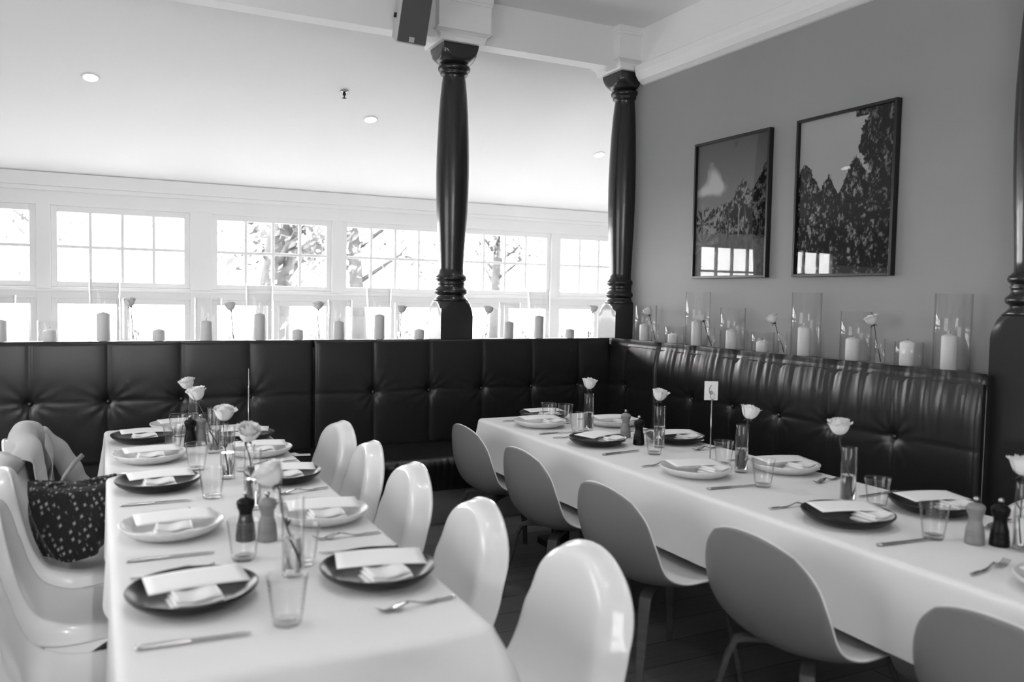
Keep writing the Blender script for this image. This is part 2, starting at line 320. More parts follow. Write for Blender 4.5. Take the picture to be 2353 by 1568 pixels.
# ---- columns ----------------------------------------------------
def column(loc, label, faces=4, low=False):
    t = thing('column', label, 'column', loc, kind='structure')
    # loc at ledge height; z relative
    Z = lambda z: z-LZ
    hw = .125
    # plinth: square block whose four faces end in arches, rounded into the shaft
    b = B(); z0 = 0; za = Z(1.46)
    N = 40
    def ring(z):
        # superellipse blend square->circle
        pts = []
        d = max(0, z-(za-hw))               # above springing
        for i in range(N):
            a = 2*PI*i/N+PI/4
            c, s_ = math.cos(a), math.sin(a); k = 1/max(abs(c), abs(s_))
            x, y = hw*k*c, hw*k*s_
            if d > 0:
                # sphere-ish cap through corners: radius shrinks
                R = hw*1.4142; rad = math.sqrt(max(R*R-d*d, .0001)); L_ = math.hypot(x, y)
                if L_ > rad: x *= rad/L_; y *= rad/L_
            pts.append((x, y, z))
        return pts
    zs_ = [0]+[za-hw+hw*1.02*q/14 for q in range(15)]
    vs = []; fs = []
    for z in zs_: vs += ring(z)
    for j in range(len(zs_)-1):
        for i in range(N): fs.append((j*N+i, j*N+(i+1)%N, (j+1)*N+(i+1)%N, (j+1)*N+i))
    fs.append(tuple((len(zs_)-1)*N+i for i in range(N)))
    b.add(vs, fs); obj('plinth', b, 'colface', t, True, angle=35)
    pr = [(.135, 1.452), (.112, 1.475), (.102, 1.49), (.104, 1.50), (.117, 1.506), (.124, 1.52), (.121, 1.535), (.108, 1.544), (.100, 1.556), (.101, 1.575), (.106, 1.583), (.100, 1.590),
          (.104, 1.600), (.113, 1.607), (.117, 1.620), (.112, 1.634), (.103, 1.640), (.100, 1.645), (.092, 1.652), (.0925, 1.70), (.0985, 1.82), (.106, 1.95), (.114, 2.10), (.1185, 2.25), (.1205, 2.38), (.1195, 2.5), (.115, 2.64), (.108, 2.80),
          (.098, 2.94), (.088, 3.04), (.081, 3.085), (.084, 3.09), (.098, 3.096), (.102, 3.106), (.098, 3.116), (.100, 3.12), (.113, 3.126), (.119, 3.142), (.114, 3.158), (.098, 3.166), (.094, 3.18), (.094, 3.21)]
    obj('shaft', B().lathe([(r, Z(z)) for r, z in pr], 48), 'column', t, True)
    # capital: square at the top, arched below
    b = B(); zt, zb = Z(3.300), Z(3.300)-.125
    zs_ = [zb+.125*q/14 for q in range(15)]; vs = []; fs = []
    for z in zs_:
        d = zt-z
        for i in range(N):
            a = 2*PI*i/N+PI/4; c, s_ = math.cos(a), math.sin(a); k = 1/max(abs(c), abs(s_)); h2 = .135
            x, y = h2*k*c, h2*k*s_; R = h2*1.4142; rad = math.sqrt(max(R*R-(d*1.25)**2, .0064)); L_ = math.hypot(x, y)
            if L_ > rad: x *= rad/L_; y *= rad/L_
            vs.append((x, y, z))
    for j in range(14):
        for i in range(N): fs.append((j*N+i, j*N+(i+1)%N, (j+1)*N+(i+1)%N, (j+1)*N+i))
    fs.append(tuple(range(N-1, -1, -1))); fs.append(tuple(14*N+i for i in range(N)))
    b.add(vs, fs); obj('capital', b, 'colface', t, True, angle=35)
    # white flared block up to the ceiling
    pf = [(.165, 3.295), (.168, 3.302), (.172, 3.322), (.182, 3.342), (.2, 3.358), (.215, 3.364), (.215, 3.372), (.2, 3.374), (.2, 3.555), (.207, 3.557), (.207, 3.575), (.212, 3.578), (.212, 3.619)]
    vs = []; fs = []
    for h_, z in pf: vs += [(-h_, -h_, Z(z)), (h_, -h_, Z(z)), (h_, h_, Z(z)), (-h_, h_, Z(z))]
    for j in range(len(pf)-1):
        for i in range(4): fs.append((j*4+i, j*4+(i+1)%4, (j+1)*4+(i+1)%4, (j+1)*4+i))
    fs.append((3, 2, 1, 0)); b = B(); b.add(vs, fs); obj('white_block', b, 'white', t)
    if low: obj('base_post', B().box((-.125, -.125, -LZ), (.125, .125, 0)), 'colface', t)
    return t
column((-1.295, .185, LZ), 'free-standing dark turned column on the ledge behind the long bench')
column((.206, .185, LZ), 'dark turned column in the corner where the grey wall begins')
column((.206, -3.195, LZ), 'dark turned column at the near end of the right-hand bench', low=True)

# ---- speaker ------------------------------------------------------
t = thing('wall_speaker', 'pale loudspeaker with dark grille hung on the beam beside the column', 'speaker', (-1.71, -.07, 3.375))
t.rotation_euler = (math.radians(24), math.radians(3), math.radians(-6))
obj('cabinet', B().box((-.108, -.07, -.17), (.108, .09, .17)), 'speaker', t, bevel=.02, seg=4)
obj('grille', B().box((-.097, -.078, -.158), (.099, -.068, .158)), 'grille', t, bevel=.006)
obj('badge', B().box((-.018, -.082, -.152), (.018, -.077, -.118)), 'speaker', t)
obj('bracket', B().box((-.02, .085, -.03), (.02, .125, .03)), 'black', t); obj('fixing_knob', B().box((-.125, .0, -.02), (-.107, .02, .01)), 'black', t)

# ================================================================= BENCHES
rs = np.random.RandomState(3)
def vnoise(x, seed=0):
    def hsh(i): return (math.sin(i*127.1+seed*311.7)*43758.5453) % 1
    i = math.floor(x); f = x-i; f = f*f*(3-2*f); return hsh(i)*(1-f)+hsh(i+1)*f
def bench_back(name_parent, s0, s1, buttons, toworld, gather, zb=.817):
    seams = sorted(buttons)
    cuts = [s0]+seams+[s1]
    zt = 1.18; nu = int((s1-s0)/.011); rows = []
    for j in range(56): rows.append(('f', .46+(zt-.035-.46)*j/55))
    for j in range(1, 9): rows.append(('t', j/8*PI/2))
    rows.append(('b', 0))
    b = B()
    lean = .034 if gather else .012
    def height(s, z):
        k = max(i for i in range(len(cuts)-1) if s >= cuts[i]-1e-9) if s < s1 else len(cuts)-2
        a, c = cuts[k], cuts[k+1]; t = (s-a)/(c-a)
        edge = min(s-a, c-s)
        px = 1-math.exp(-edge/.035)
        end = min(s-s0, s1-s)
        pz = 1-math.exp(-abs(z-zb)/.02)
        h_ = .014+.007*px+.002*pz-lean*max(0, (z-.93)/.215)**2
        h_ -= .003*math.exp(-(edge/.006)**2)+.002*math.exp(-((z-zb)/.005)**2)
        if end < .03: h_ -= .022*(1-math.sqrt(max(0, 1-(1-end/.03)**2)))
        for q, sb in enumerate(seams):
            dx, dz = s-sb, z-zb; r = math.hypot(dx, dz)
            if r < .3:
                h_ -= .024*math.exp(-(r/.032)**1.3)
                th = math.atan2(dz, dx)
                h_ += .0042*math.exp(-r/.07)*math.sin(11*th+q*1.7+2*vnoise(th*3, q))*min(1, r/.02)
        if gather:
            wgt = math.exp(-((z-1.08)/.085)**2)+.35*math.exp(-((z-.95)/.08)**2)
            h_ += gather*wgt*(vnoise(s*38+z*3, 5)-.5+.7*(vnoise(s*75-z*2, 9)-.5))
        h_ += .0025*(vnoise(s*7, 2)*vnoise(z*8, 3)-.25)
        return h_
    def fn(u, v):
        s = s0+(s1-s0)*u; j = round(v*(len(rows)-1)); kd, q = rows[j]
        if kd == 'f': return toworld(s, height(s, q), q)
        if kd == 't':
            h_ = height(s, zt-.035); return toworld(s, h_*math.cos(q)-.012*(1-math.cos(q)), zt-.035+.035*math.sin(q)+(.004*math.sin(q*2) if gather else 0))
        return toworld(s, -.046 if gather else -.031, zt-.012)
    b.grid(fn, nu, len(rows)-1)
    return obj('backrest', b, 'leather', name_parent, True)
def bench_seat(parent, s0, s1, seams, toworld, depth=.6):
    b = B(); rows = []
    for j in range(14): rows.append((.012+(depth-.05-.012)*j/13, .445+.012*math.sin(PI*j/13)))
    for j in range(1, 9):
        a = j/8*PI/2; rows.append((depth-.05+.05*math.sin(a), .395+.05*math.cos(a)))
    for j in range(1, 7): rows.append((depth-.004*j, .395-.165*j/6))
    nu = int((s1-s0)/.012)
    def fn(u, v):
        s = s0+(s1-s0)*u; j = round(v*(len(rows)-1)); d, z = rows[j]
        k = min([abs(s-q) for q in seams]+[9]); z -= .006*math.exp(-(k/.01)**2) if j < 20 else 0
        wg = smooth01((j-12)/6)
        d += wg*.0045*(vnoise(s*45, 4)+vnoise(s*90, 6)-1); z += (.004*(vnoise(s*45, 4)-.5) if 13 < j < 20 else 0)
        return toworld(s, d, z)
    b.grid(fn, nu, len(rows)-1)
    return obj('seat', b, 'leather', parent, True)
def bench(label, s0, s1, buttons, toworld, gather, sidex=None, seat0=None, seat=True):
    t = thing('banquette', label, 'bench', (0, 0, 0), group='leather banquettes')
    bench_back(t, s0, s1, buttons, toworld, gather)
    for q in buttons:
        p = toworld(q, .0, .817); bb = B()
        bb.lathe([(0, .009), (.008, .008), (.0125, .004), (.013, 0)], 16)
        o = obj('button', bb, 'button', t, True, loc=p)
        nrm = Vector(toworld(q, 1, .817))-Vector(p); o.rotation_euler = nrm.to_track_quat('Z', 'Y').to_euler()
    if seat:
        a = s0 if seat0 is None else seat0
        bench_seat(t, a, s1, [s0, s1]+list(buttons), toworld)
        b = B(); P0 = toworld(a, .02, 0); P1 = toworld(s1, .52, .235); b.box(P0, P1); obj('base', b, 'recess', t)
    # timber carcass behind the upholstery and at the ends
    P0 = toworld(s0, -.028, .02); P1 = toworld(s1, -.005, 1.13); obj('back_board', B().box(P0, P1), 'black', t)
    return t
wb = lambda s, h_, z: (s, -h_, z)
wr = lambda s, h_, z: (-h_, -s, z)
bench('dark tufted leather bench section behind the left table', -4.817, -2.351, [-4.406, -3.995, -3.584, -3.173, -2.762], wb, 0)
bench('dark tufted leather bench section between the two tables, running into the corner', -2.351, .0, [-1.94, -1.529, -1.118, -.707, -.296], wb, 0)
bench('short leather bench section in the corner beneath the grey wall', -.03, .626, [.222], wr, .0015, seat0=.0, seat=False)
bench('long wrinkled leather bench section behind the right table', .626, 3.10, [1.03, 1.434, 1.838, 2.242, 2.646], wr, .0075)
bench('dark leather bench section at the far left edge', -5.78, -4.817, [-5.4], wb, 0)

# ================================================================= TABLES
def tablecloth(name, x0, x1, y0, y1, hem, label, seed, near_flare=0):
    """x0<x1, y0<y1; top at .75, falls to hem with folds"""
    b = B(); rr = .022
    # perimeter param: rounded rectangle, rings outwards
    per = []; n = 30
    def arc(cx, cy, a0):
        for i in range(7): per.append((cx, cy, a0+i/6*PI/2))
    def edge(xa, ya, xb, yb, a):
        L_ = math.hypot(xb-xa, yb-ya); k = int(L_/.03)
        for i in range(1, k): per.append((xa+(xb-xa)*i/k, ya+(yb-ya)*i/k, a))
    c = .03
    arc(x1-c, y1-c, 0); edge(x1-c, y1-c, x0+c, y1-c, PI/2); arc(x0+c, y1-c, PI/2); edge(x0+c, y1-c, x0+c, y0+c, PI)
    arc(x0+c, y0+c, PI); edge(x0+c, y0+c, x1-c, y0+c, 1.5*PI); arc(x1-c, y0+c, 1.5*PI); edge(x1-c, y0+c, x1-c, y1-c, 2*PI)
    N = len(per); vs = []; fs = []
    rows = [(-.0, .75), (.012, .7497), (.020, .747), (.027, .741), (.030, .733)]
    K2 = 16
    dist = [0]
    for i in range(1, N): dist.append(dist[-1]+math.hypot(per[i][0]-per[i-1][0], per[i][1]-per[i-1][1])+abs(per[i][2]-per[i-1][2])*.05)
    for j in range(len(rows)+K2):
        for i, (px, py, a) in enumerate(per):
            if j < len(rows): o_, z = rows[j]; z = z-.0
            else:
                q = (j-len(rows)+1)/K2; z = .733-(.733-hem)*q
                s = dist[i]
                corner = math.exp(-(abs(math.sin(2*a)))*0) if abs(math.sin(2*a)) > .05 else 0
                fold = .5*math.sin(s*11+seed)+.6*(vnoise(s*4.5, seed)-.5)*2+.25*math.sin(s*23+seed*2)-.5*math.exp(-(((s*1.9+seed)%1-.5)/.035)**2)-.4*math.exp(-(((s*.83+seed)%1-.5)/.012)**2)
                o_ = .030+q*(.004+.012*fold)+(.055*q*abs(math.sin(2*a)))
                if near_flare and py < y0+.05: o_ += near_flare*q*(.45+.55*math.sin(px*13+1.2))+.03*q*math.sin((px+z)*17)
                z += .004*fold*q
            vs.append((px+math.cos(a)*o_, py+math.sin(a)*o_, z))
    R_ = len(rows)+K2
    for j in range(R_-1):
        for i in range(N): fs.append((j*N+i, (j+1)*N+i, (j+1)*N+(i+1)%N, j*N+(i+1)%N))
    b.add(vs, fs)
    # top: grid-free ngon is fine (flat)
    b.add([vs[i] for i in range(N)], [tuple(range(N))])
    o = obj(name, b, 'cloth', None, True, merge=True, angle=50)
    return tag(o, label, 'tablecloth', 'white tablecloths')
def table(label, x0, x1, y0, y1):
    t = thing('dining_table', label, 'table', ((x0+x1)/2, (y0+y1)/2, 0), group='dining tables under cloths')
    hx, hy = (x1-x0)/2-.02, (y1-y0)/2-.02
    obj('tabletop', B().box((-hx, -hy, .715), (hx, hy, .742)), 'wood', t)
    for yy in (-hy+.35, hy-.35):
        b = B(); b.box((-.04, yy-.04, .04), (.04, yy+.04, .715)); b.box((-.07, yy-.16, 0), (.07, yy+.16, .04)); b.box((-.3, yy-.03, .69), (.3, yy+.03, .715)); obj('pedestal_leg', b, 'black', t, bevel=.004)
    return t
LT = (-3.615, -2.83, -3.88, -.69); RT = (-1.575, -.79, -5.0, -.94)
table('long table beneath the left white cloth', *LT); table('long table beneath the right white cloth', *RT)
tablecloth('tablecloth', *LT, .478, 'white cloth over the left long table, corner nearest the camera', 3, .09)
tablecloth('tablecloth', *RT, .478, 'white cloth over the right long table beside the grey-backed chairs', 8)

# ================================================================= CHAIRS
def catmull(pts, t):
    n = len(pts)-1; x = t*n; i = min(int(x), n-1); f = x-i
    g = lambda k: Vector(pts[max(0, min(n, k))])
    p0, p1, p2, p3 = g(i-1), g(i), g(i+1), g(i+2)
    return .5*((2*p1)+(-p0+p2)*f+(2*p0-5*p1+4*p2-p3)*f*f+(-p0+3*p1-3*p2+p3)*f**3)
def panton():
    # faces +X ; profile in (x, z, halfwidth, rim depth back)
    t = thing('cantilever_chair', None, None)
    pr = [(-.300, .800, .10), (-.296, .79, .155), (-.285, .74, .190), (-.270, .68, .205), (-.250, .60, .218), (-.232, .53, .226), (-.205, .465, .232), (-.14, .42, .238), (-.05, .405, .242), (.06, .412, .244),
          (.15, .425, .244), (.215, .418, .242), (.245, .375, .24), (.235, .31, .235), (.19, .24, .232), (.12, .18, .235), (.03, .125, .245), (-.07, .07, .25), (-.16, .025, .255), (-.22, .004, .255)]
    b = B(); nv = 60; U = [-1, -.985, -.94, -.86, -.78, -.7, -.5, -.25, 0, .25, .5, .7, .78, .86, .94, .985, 1]
    rows = []
    for j in range(nv+1):
        v = j/nv; p = catmull(pr, v); p2 = catmull(pr, min(1, v+.01)); p1 = catmull(pr, max(0, v-.01))
        tx, tz = p2.x-p1.x, p2.y-p1.y; L_ = math.hypot(tx, tz) or 1
        nx, nz = tz/L_, -tx/L_            # outward back/under side normal (to be curled towards)
        nx, nz = -abs(nx) if v < .45 else nx, nz
        rows.append((p.x, p.y, p.z, tx/L_, tz/L_))
    vs = []
    W_ = len(U)
    def rim(v):   # depth of the curled flange
        return .048*(1-smooth01((v-.30)/.2))+.03*smooth01((v-.3)/.2)
    # arch rows at the very top (rounded head)
    for j, (x, z, hw, tx, tz) in enumerate(rows):
        v = j/nv
        bx, bz = tz, -tx                 # perpendicular, pointing backwards (x-) for the descending back
        if v < .02: bx, bz = -1, -.0
        for u in U:
            a = abs(u); k = smooth01((a-.72)/.28)
            yy = math.copysign(hw*(min(a, .9)/.9)**1.0 if a <= .9 else hw, u)
            # inner panel slightly concave
            back = rim(v)*k**1.3
            conc = .018*(1-(a/.72)**2) if a < .72 else 0
            off = back+conc*(.8 if v < .5 else .25)
            vs.append((x+bx*off, yy+math.copysign(.006*k, u), z+bz*off))
    # head: fan rows above the top, rolling backwards
    head = []
    hn = 7
    top = vs[:W_]
    out = []
    for q in range(hn, 0, -1):
        th = q/hn*PI/2
        row = []
        for i, u in enumerate(U):
            x, y, z = top[i]; sc = math.cos(th*.9)
            zz = .80+.052*math.sin(th)*(1-.25*abs(u)); 
            k = smooth01((q/hn-.35)/.65)
            row.append((x-.048*k*(1-smooth01((abs(u)-.72)/.28)), y*(sc if sc > .25 else .25)*(1), zz+0*z))
        out.append(row)
    vs = [p for r in out for p in r]+vs
    R_ = hn+nv+1
    b.add(vs, [(j*W_+i, j*W_+i+1, (j+1)*W_+i+1, (j+1)*W_+i) for j in range(R_-1) for i in range(W_-1)])
    o = obj('shell', b, 'chair', t, True, solid=.011, sub=1)
    return t
def panton2():
    """cantilevered S chair, faces +X"""
    t = thing('cantilever_chair', None, None)
    # centre line (x,z)
    cl = [(-.318, .845), (-.302, .78), (-.286, .70), (-.266, .61), (-.243, .53), (-.205, .462), (-.14, .425), (-.05, .410), (.06, .414), (.15, .425), (.21, .415), (.24, .37), (.23, .305), (.185, .24), (.12, .18), (.03, .125), (-.07, .07), (-.16, .025), (-.22, .006)]
    hw = [.0, .150, .184, .205, .222, .232, .238, .242, .244, .245, .245, .244, .242, .238, .236, .238, .246, .25, .252, .252]
    nv = 72; b = B()
    us = [-1, -.97, -.9, -.8, -.7, -.55, -.35, -.15, 0, .15, .35, .55, .7, .8, .9, .97, 1]
    # head of the back: half-ellipse outline of height hh
    hh = .19; ztop = .845
    def centre(v): p = catmull([(a, c, 0) for a, c in cl], v); return p.x, p.y
    def width(v, z):
        k = v*(len(cl)-1)
        base = np.interp(k, range(len(cl)), [.212, .218, .224, .230, .236, .240, .238, .242, .244, .245, .245, .244, .242, .238, .236, .238, .246, .25, .252])
        if v < .4 and z > ztop-hh: base *= max(0, 1-((z-(ztop-hh))/hh)**2.08)**(1/2.08)
        return float(base)
    vs = []
    # denser near the top
    V = [0]+[.0015, .004, .008, .013, .02, .03, .042, .055, .07, .09, .11, .135, .16]+[.16+.84*i/56 for i in range(1, 57)]
    for v in V:
        x, z = centre(v); xa, za = centre(max(0, v-.01)); xb, zb_ = centre(min(1, v+.01))
        L_ = math.hypot(xb-xa, zb_-za); tx, tz = (xb-xa)/L_, (zb_-za)/L_
        bx, bz = tz, -tx                        # for downward tangent tz<0 -> bx<0 : backwards
        w_ = max(width(v, z), .012)
        fl = .075*(1-smooth01((v-.25)/.2))+.022*smooth01((v-.25)/.2)+.02*smooth01((v-.6)/.2)
        for u in us:
            a = abs(u); y = u*w_
            # distance from outline in metres
            if z > ztop-hh and v < .4:
                e = (abs(y/.218)**2.08+((z-(ztop-hh))/hh)**2.08)**(1/2.08); edge = (1-e)*.19
            else: edge = (1-a)*w_
            k = 1-smooth01(edge/.055)
            conc = .020*(1-a*a) if v < .3 else .014*(1-a*a)
            off = fl*k**1.4+conc*(1-k)
            vs.append((x+bx*off, y, z+bz*off-(.012*k if z > ztop-hh and v < .4 else 0)))
    W_ = len(us)
    b.add(vs, [(j*W_+i, j*W_+i+1, (j+1)*W_+i+1, (j+1)*W_+i) for j in range(len(V)-1) for i in range(W_-1)])
    obj('shell', b, 'chair', t, True, solid=.010, sub=1)
    return t
def shell_chair():
    """moulded shell on bent wooden legs, faces +X"""
    t = thing('shell_chair', None, None)
    c_ = [(.235, .446), (.12, .430), (0, .418), (-.12, .416), (-.212, .455), (-.258, .55), (-.274, .67), (-.275, .79)]
    e_ = [(.205, .205, .448), (.12, .25, .455), (.03, .268, .458), (-.08, .275, .462), (-.165, .275, .505), (-.205, .268, .60), (-.228, .238, .69), (-.252, .175, .752)]
    b = B(); nv = 36; nu = 20
    def fn(u, v):
        a = catmull([(p[0], p[1], 0) for p in c_], v); e = catmull(e_, v); s = 2*u-1; k = abs(s)**2.3
        y = s*e.y; 
        return (a.x+(e.x-a.x)*k, y, a.y+(e.z-a.y)*k)
    b.grid(fn, nu, nv)
    # rounded head rows
    o = obj('seat_shell', b, ['shellseat', 'shellback'], t, True, sub=1)
    md = o.modifiers.new('s', 'SOLIDIFY'); md.thickness = .012; md.offset = -1; md.material_offset = 1; md.material_offset_rim = 0
    o.modifiers.move(1, 0)
    for sx, sy in ((1, 1), (1, -1), (-1, 1), (-1, -1)):
        b = B(); pts = []; rr = []
        path = [(.03*sx, .03*sy, .385), (.11*sx, .10*sy, .387), (.150*sx, .135*sy, .384), (.172*sx, .155*sy, .375), (.19*sx, .172*sy, .32), (.225*sx, .205*sy, .14), (.245*sx, .225*sy, 0)]
        w_ = [.018, .02, .022, .0225, .021, .016, .012]
        vs = []; fs = []
        dirr = Vector((-sy*.155*1.0, sx*.172, 0)).normalized()
        for i, p in enumerate(path):
            p = Vector(p); q = Vector(path[min(i+1, 6)])-Vector(path[max(i-1, 0)]); q.normalize(); nrm = q.cross(dirr).normalized()
            for a, c in ((-1, -1), (1, -1), (1, 1), (-1, 1)): vs.append(p+dirr*w_[i]*a+nrm*.009*c)
        for i in range(6):
            for k in range(4): fs.append((i*4+k, i*4+(k+1)%4, (i+1)*4+(k+1)%4, (i+1)*4+k))
        fs += [(3, 2, 1, 0), (24, 25, 26, 27)]
        b.add(vs, fs); obj('leg', b, 'wood', t, True, angle=50, bevel=.003)
    obj('mount_plate', B().lathe([(0, .380), (.06, .380), (.07, .385), (.07, .402), (0, .402)], 24), 'black', t, True, angle=40)
    return t
g = 'glossy white chairs right of the left table'
for i, (x, y, rz, lab) in enumerate([
    (-2.84, -1.24, PI+.12, 'farthest glossy white chair right of the left table, beside the bench'),
    (-2.87, -1.82, PI-.04, 'second farthest glossy white chair right of the left table, half hiding the farthest'),
    (-2.86, -2.38, PI, 'middle glossy white chair of the row right of the left table'),
    (-2.855, -3.03, PI, 'second nearest glossy white chair right of the left table'),
    (-2.79, -3.62, PI+.06, 'nearest glossy white chair right of the left table, beside its near corner')]):
    place(CA, 'panton', panton2, (x, y, 0), rz, lab, 'chair', g)
g = 'glossy white chairs left of the left table'
for x, y, rz, lab in [(-3.63, -1.22, 0, 'glossy white chair under the draped jacket, left of the left table'),
    (-3.62, -1.84, .02, 'glossy white chair left of the left table with the tweed bag on its seat'),
    (-3.61, -2.39, 0, 'glossy white chair left of the left table between the bag chair and the nearer ones'),
    (-3.60, -2.99, .0, 'glossy white chair at the left frame edge with a bright seat highlight'),
    (-3.60, -3.57, 0, 'nearest glossy white chair at the lower left corner')]:
    place(CA, 'panton', panton2, (x, y, 0), rz, lab, 'chair', g)
place(CA, 'panton', panton2, (-.99, -3.78, 0), PI-.05, 'white chair behind the right table past the bench end', 'chair')
g = 'grey-backed shell chairs along the right table'
for x, y, rz, lab in [(-1.575, -1.37, .0, 'farthest grey-backed shell chair at the right table, beside the bench'),
    (-1.60, -2.10, 0, 'second farthest grey-backed shell chair at the right table'),
    (-1.64, -2.88, 0, 'middle grey-backed shell chair at the right table'),
    (-1.575, -3.61, 0, 'second nearest grey-backed shell chair at the right table'),
    (-1.53, -4.38, 0, 'nearest grey-backed shell chair at the lower right corner')]:
    place(CA, 'shellchair', shell_chair, (x, y, 0), rz, lab, 'chair', g)

# ================================================================= TABLEWARE
TZ = .7505
def plate(m_):
    def f():
        b = B()
        pr = [(.0, .010), (.05, .0105), (.095, .012), (.120, .019), (.137, .030), (.1455, .0385), (.149, .0405), (.1515, .039), (.150, .034), (.140, .022), (.120, .009), (.1, .002), (.09, 0), (0, 0)]
        ph = .7 if m_ == 'plate_l' else 2.1
        b.lathe([(r, z) for r, z in pr], 64, wob=lambda a, j: 1+.012*math.sin(2*a+ph)+.008*math.sin(3*a+ph*2))
        o = obj('dinner_plate', b, m_, None, True); return o
    return f
def card():
    b = B(); w_, h_ = .115, .0625
    def fn(u, v):
        x = (u*2-1)*w_; y = (v*2-1)*h_; return (x, y, .004*math.sin(u*PI)+.003*v)
    b.grid(fn, 10, 6); return obj('menu_card', b, 'paper', None, True, solid=.0012)
def napkin():
    b = B()
    for k in range(3):
        def fn(u, v, k=k):
            a = v*2*PI; x = (u*2-1)*(.058-.004*k); rx, rz_ = .05-.004*k, .0055
            y = math.copysign(abs(math.cos(a))**.5, math.cos(a))*rx*(1+.06*math.sin(u*9+k)); z = .0055+k*.0095+math.copysign(abs(math.sin(a))**.7, math.sin(a))*rz_+.003*math.sin(u*7+k)*(k > 0)
            return (x, y, z)
        b.grid(fn, 14, 20)
        for u in (0, 1):
            n0 = len(b.v); b.add([fn(u, v/20) for v in range(20)], [tuple(range(20))])
    return obj('folded_napkin', b, 'napkin', None, True, angle=60, merge=True)
def knife():
    t = thing('table_knife', None, None)
    b = B(); pts = []
    def fn(u, v):
        x = -.115+.108*u; a = v*2*PI; w_ = .0095-.003*u; return (x, math.cos(a)*w_, .005+math.sin(a)*.0035)
    b.grid(fn, 8, 10); b.add([fn(0, v/10) for v in range(10)], [tuple(range(10))]); obj('handle', b, 'steel', t, True, merge=True)
    b = B(); n = 14; top = []; bot = []
    for i in range(n+1):
        u = i/n; x = -.009+.124*u; up_ = .0075*math.sqrt(max(0, 1-max(0, (u-.75)/.25)**2)) if u > .05 else .0055; top.append((x, up_)); bot.append((x, -.006*(1-.3*u)+(.006 if u > .97 else 0)))
    vs = [(x, y, .0062) for x, y in top]+[(x, y, .0062) for x, y in bot]+[(x, y, .0045) for x, y in top]+[(x, y, .0045) for x, y in bot]; N = n+1
    fs = []
    for i in range(n):
        fs += [(i, N+i, N+i+1, i+1), (2*N+i, 2*N+i+1, 3*N+i+1, 3*N+i), (i, i+1, 2*N+i+1, 2*N+i), (N+i, 3*N+i, 3*N+i+1, N+i+1)]
    b.add(vs, fs); obj('blade', b, 'steel', t)
    return t
def fork():
    t = thing('table_fork', None, None)
    zc = lambda x: .004+.012*math.exp(-((x-.03)/.03)**2)+(.012*max(0, (x-.085)/.025) if x > .085 else 0)+(.002 if x < -.05 else 0)
    b = B()
    def fn(u, v):
        x = -.1+.13*u; a = v*2*PI; w_ = .0065 if u < .5 else .0065-.0035*smooth01((u-.5)/.35); return (x, math.cos(a)*w_, zc(x)+math.sin(a)*.0022)
    b.grid(fn, 14, 8); b.add([fn(0, v/8) for v in range(8)], [tuple(range(8))]); obj('handle', b, 'steel', t, True, merge=True)
    b = B()
    def fn2(u, v):
        x = .028+.04*u; w_ = .0035+.0085*smooth01(u*1.6); return (x, (v*2-1)*w_, zc(x)-.004*math.sin(v*PI))
    b.grid(fn2, 8, 8)
    for k in range(4):
        y0 = -.0102+k*.0068
        b.grid(lambda u, v, y0=y0: (.067+.042*u, (y0)*(1-.08*u)+(v*2-1)*.0018*(1-.5*u), zc(.067+.042*u)-.002), 6, 1)
    obj('tines', b, 'steel', t, True, solid=.0018); return t
def tumbler():
    t = thing('water_glass', None, None); b = B(); ri, ro = [], []
    # ribbed outer wall, tapering, thick base
    outer = [(.029, 0), (.0315, .003)]
    for i in range(1, 8):
        z = .012+.0115*i; r = .0318+.0125*(z/.105); outer += [(r-.0008, z-.004), (r+.0006, z), (r-.0008, z+.004)]
    outer += [(.0448, .1), (.0462, .107), (.0468, .1115), (.046, .113), (.0445, .1115)]
    inner = [(.0425, .1), (.0385, .06), (.034, .03), (.0315, .018), (.026, .014), (0, .013)]
    b.lathe([(0, .002)]+outer+inner, 40, wob=lambda a, j: 1+(.006*math.cos(10*a) if 2 < j < 22 else 0))
    obj('glass_body', b, 'tumbler', t, True)
    # solid base lens
    obj('glass_foot', B().lathe([(0, .0022), (.028, .0022), (.0305, .004), (.031, .012), (.026, .0135), (0, .0128)], 32), 'glass', t, True, angle=50)
    return t
def bud_vase(H, R_, wl):
    def f():
        t = thing('bud_vase', None, None)
        obj('glass_wall', B().lathe([(0, .001), (R_-.003, .001), (R_, .004), (R_, H-.002), (R_-.001, H), (R_-.0025, H-.002), (R_-.0025, .016), (R_-.006, .013), (0, .013)], 36), 'tumbler', t, True, angle=60)
        obj('water', B().lathe([(0, .0135), (R_-.0065, .0135), (R_-.0028, .017), (R_-.0028, wl), (0, wl)], 36), 'water', t, True, angle=50)
        return t
    return f
def hurricane(H, R_):
    def f():
        b = B(); b.lathe([(0, .001), (R_-.003, .001), (R_, .004), (R_, H-.002), (R_-.0015, H), (R_-.0035, H-.002), (R_-.0035, .012), (R_-.008, .009), (0, .009)], 56)
        return obj('hurricane_vase', b, 'glass', None, True, angle=60)
    return f
def candle(H, R_):
    def f():
        t = thing('pillar_candle', None, None)
        obj('wax_body', B().lathe([(R_-.002, .0), (R_, .002), (R_, H-.008), (R_-.003, H-.004), (R_*.5, H+.002), (.004, H+.006), (0, H+.006)], 36), 'wax', t, True, angle=50)
        obj('wick', B().tube([(0, 0, H+.004), (.001, 0, H+.012), (.003, 0, H+.018)], .0012, 6), 'wick', t)
        return t
    return f
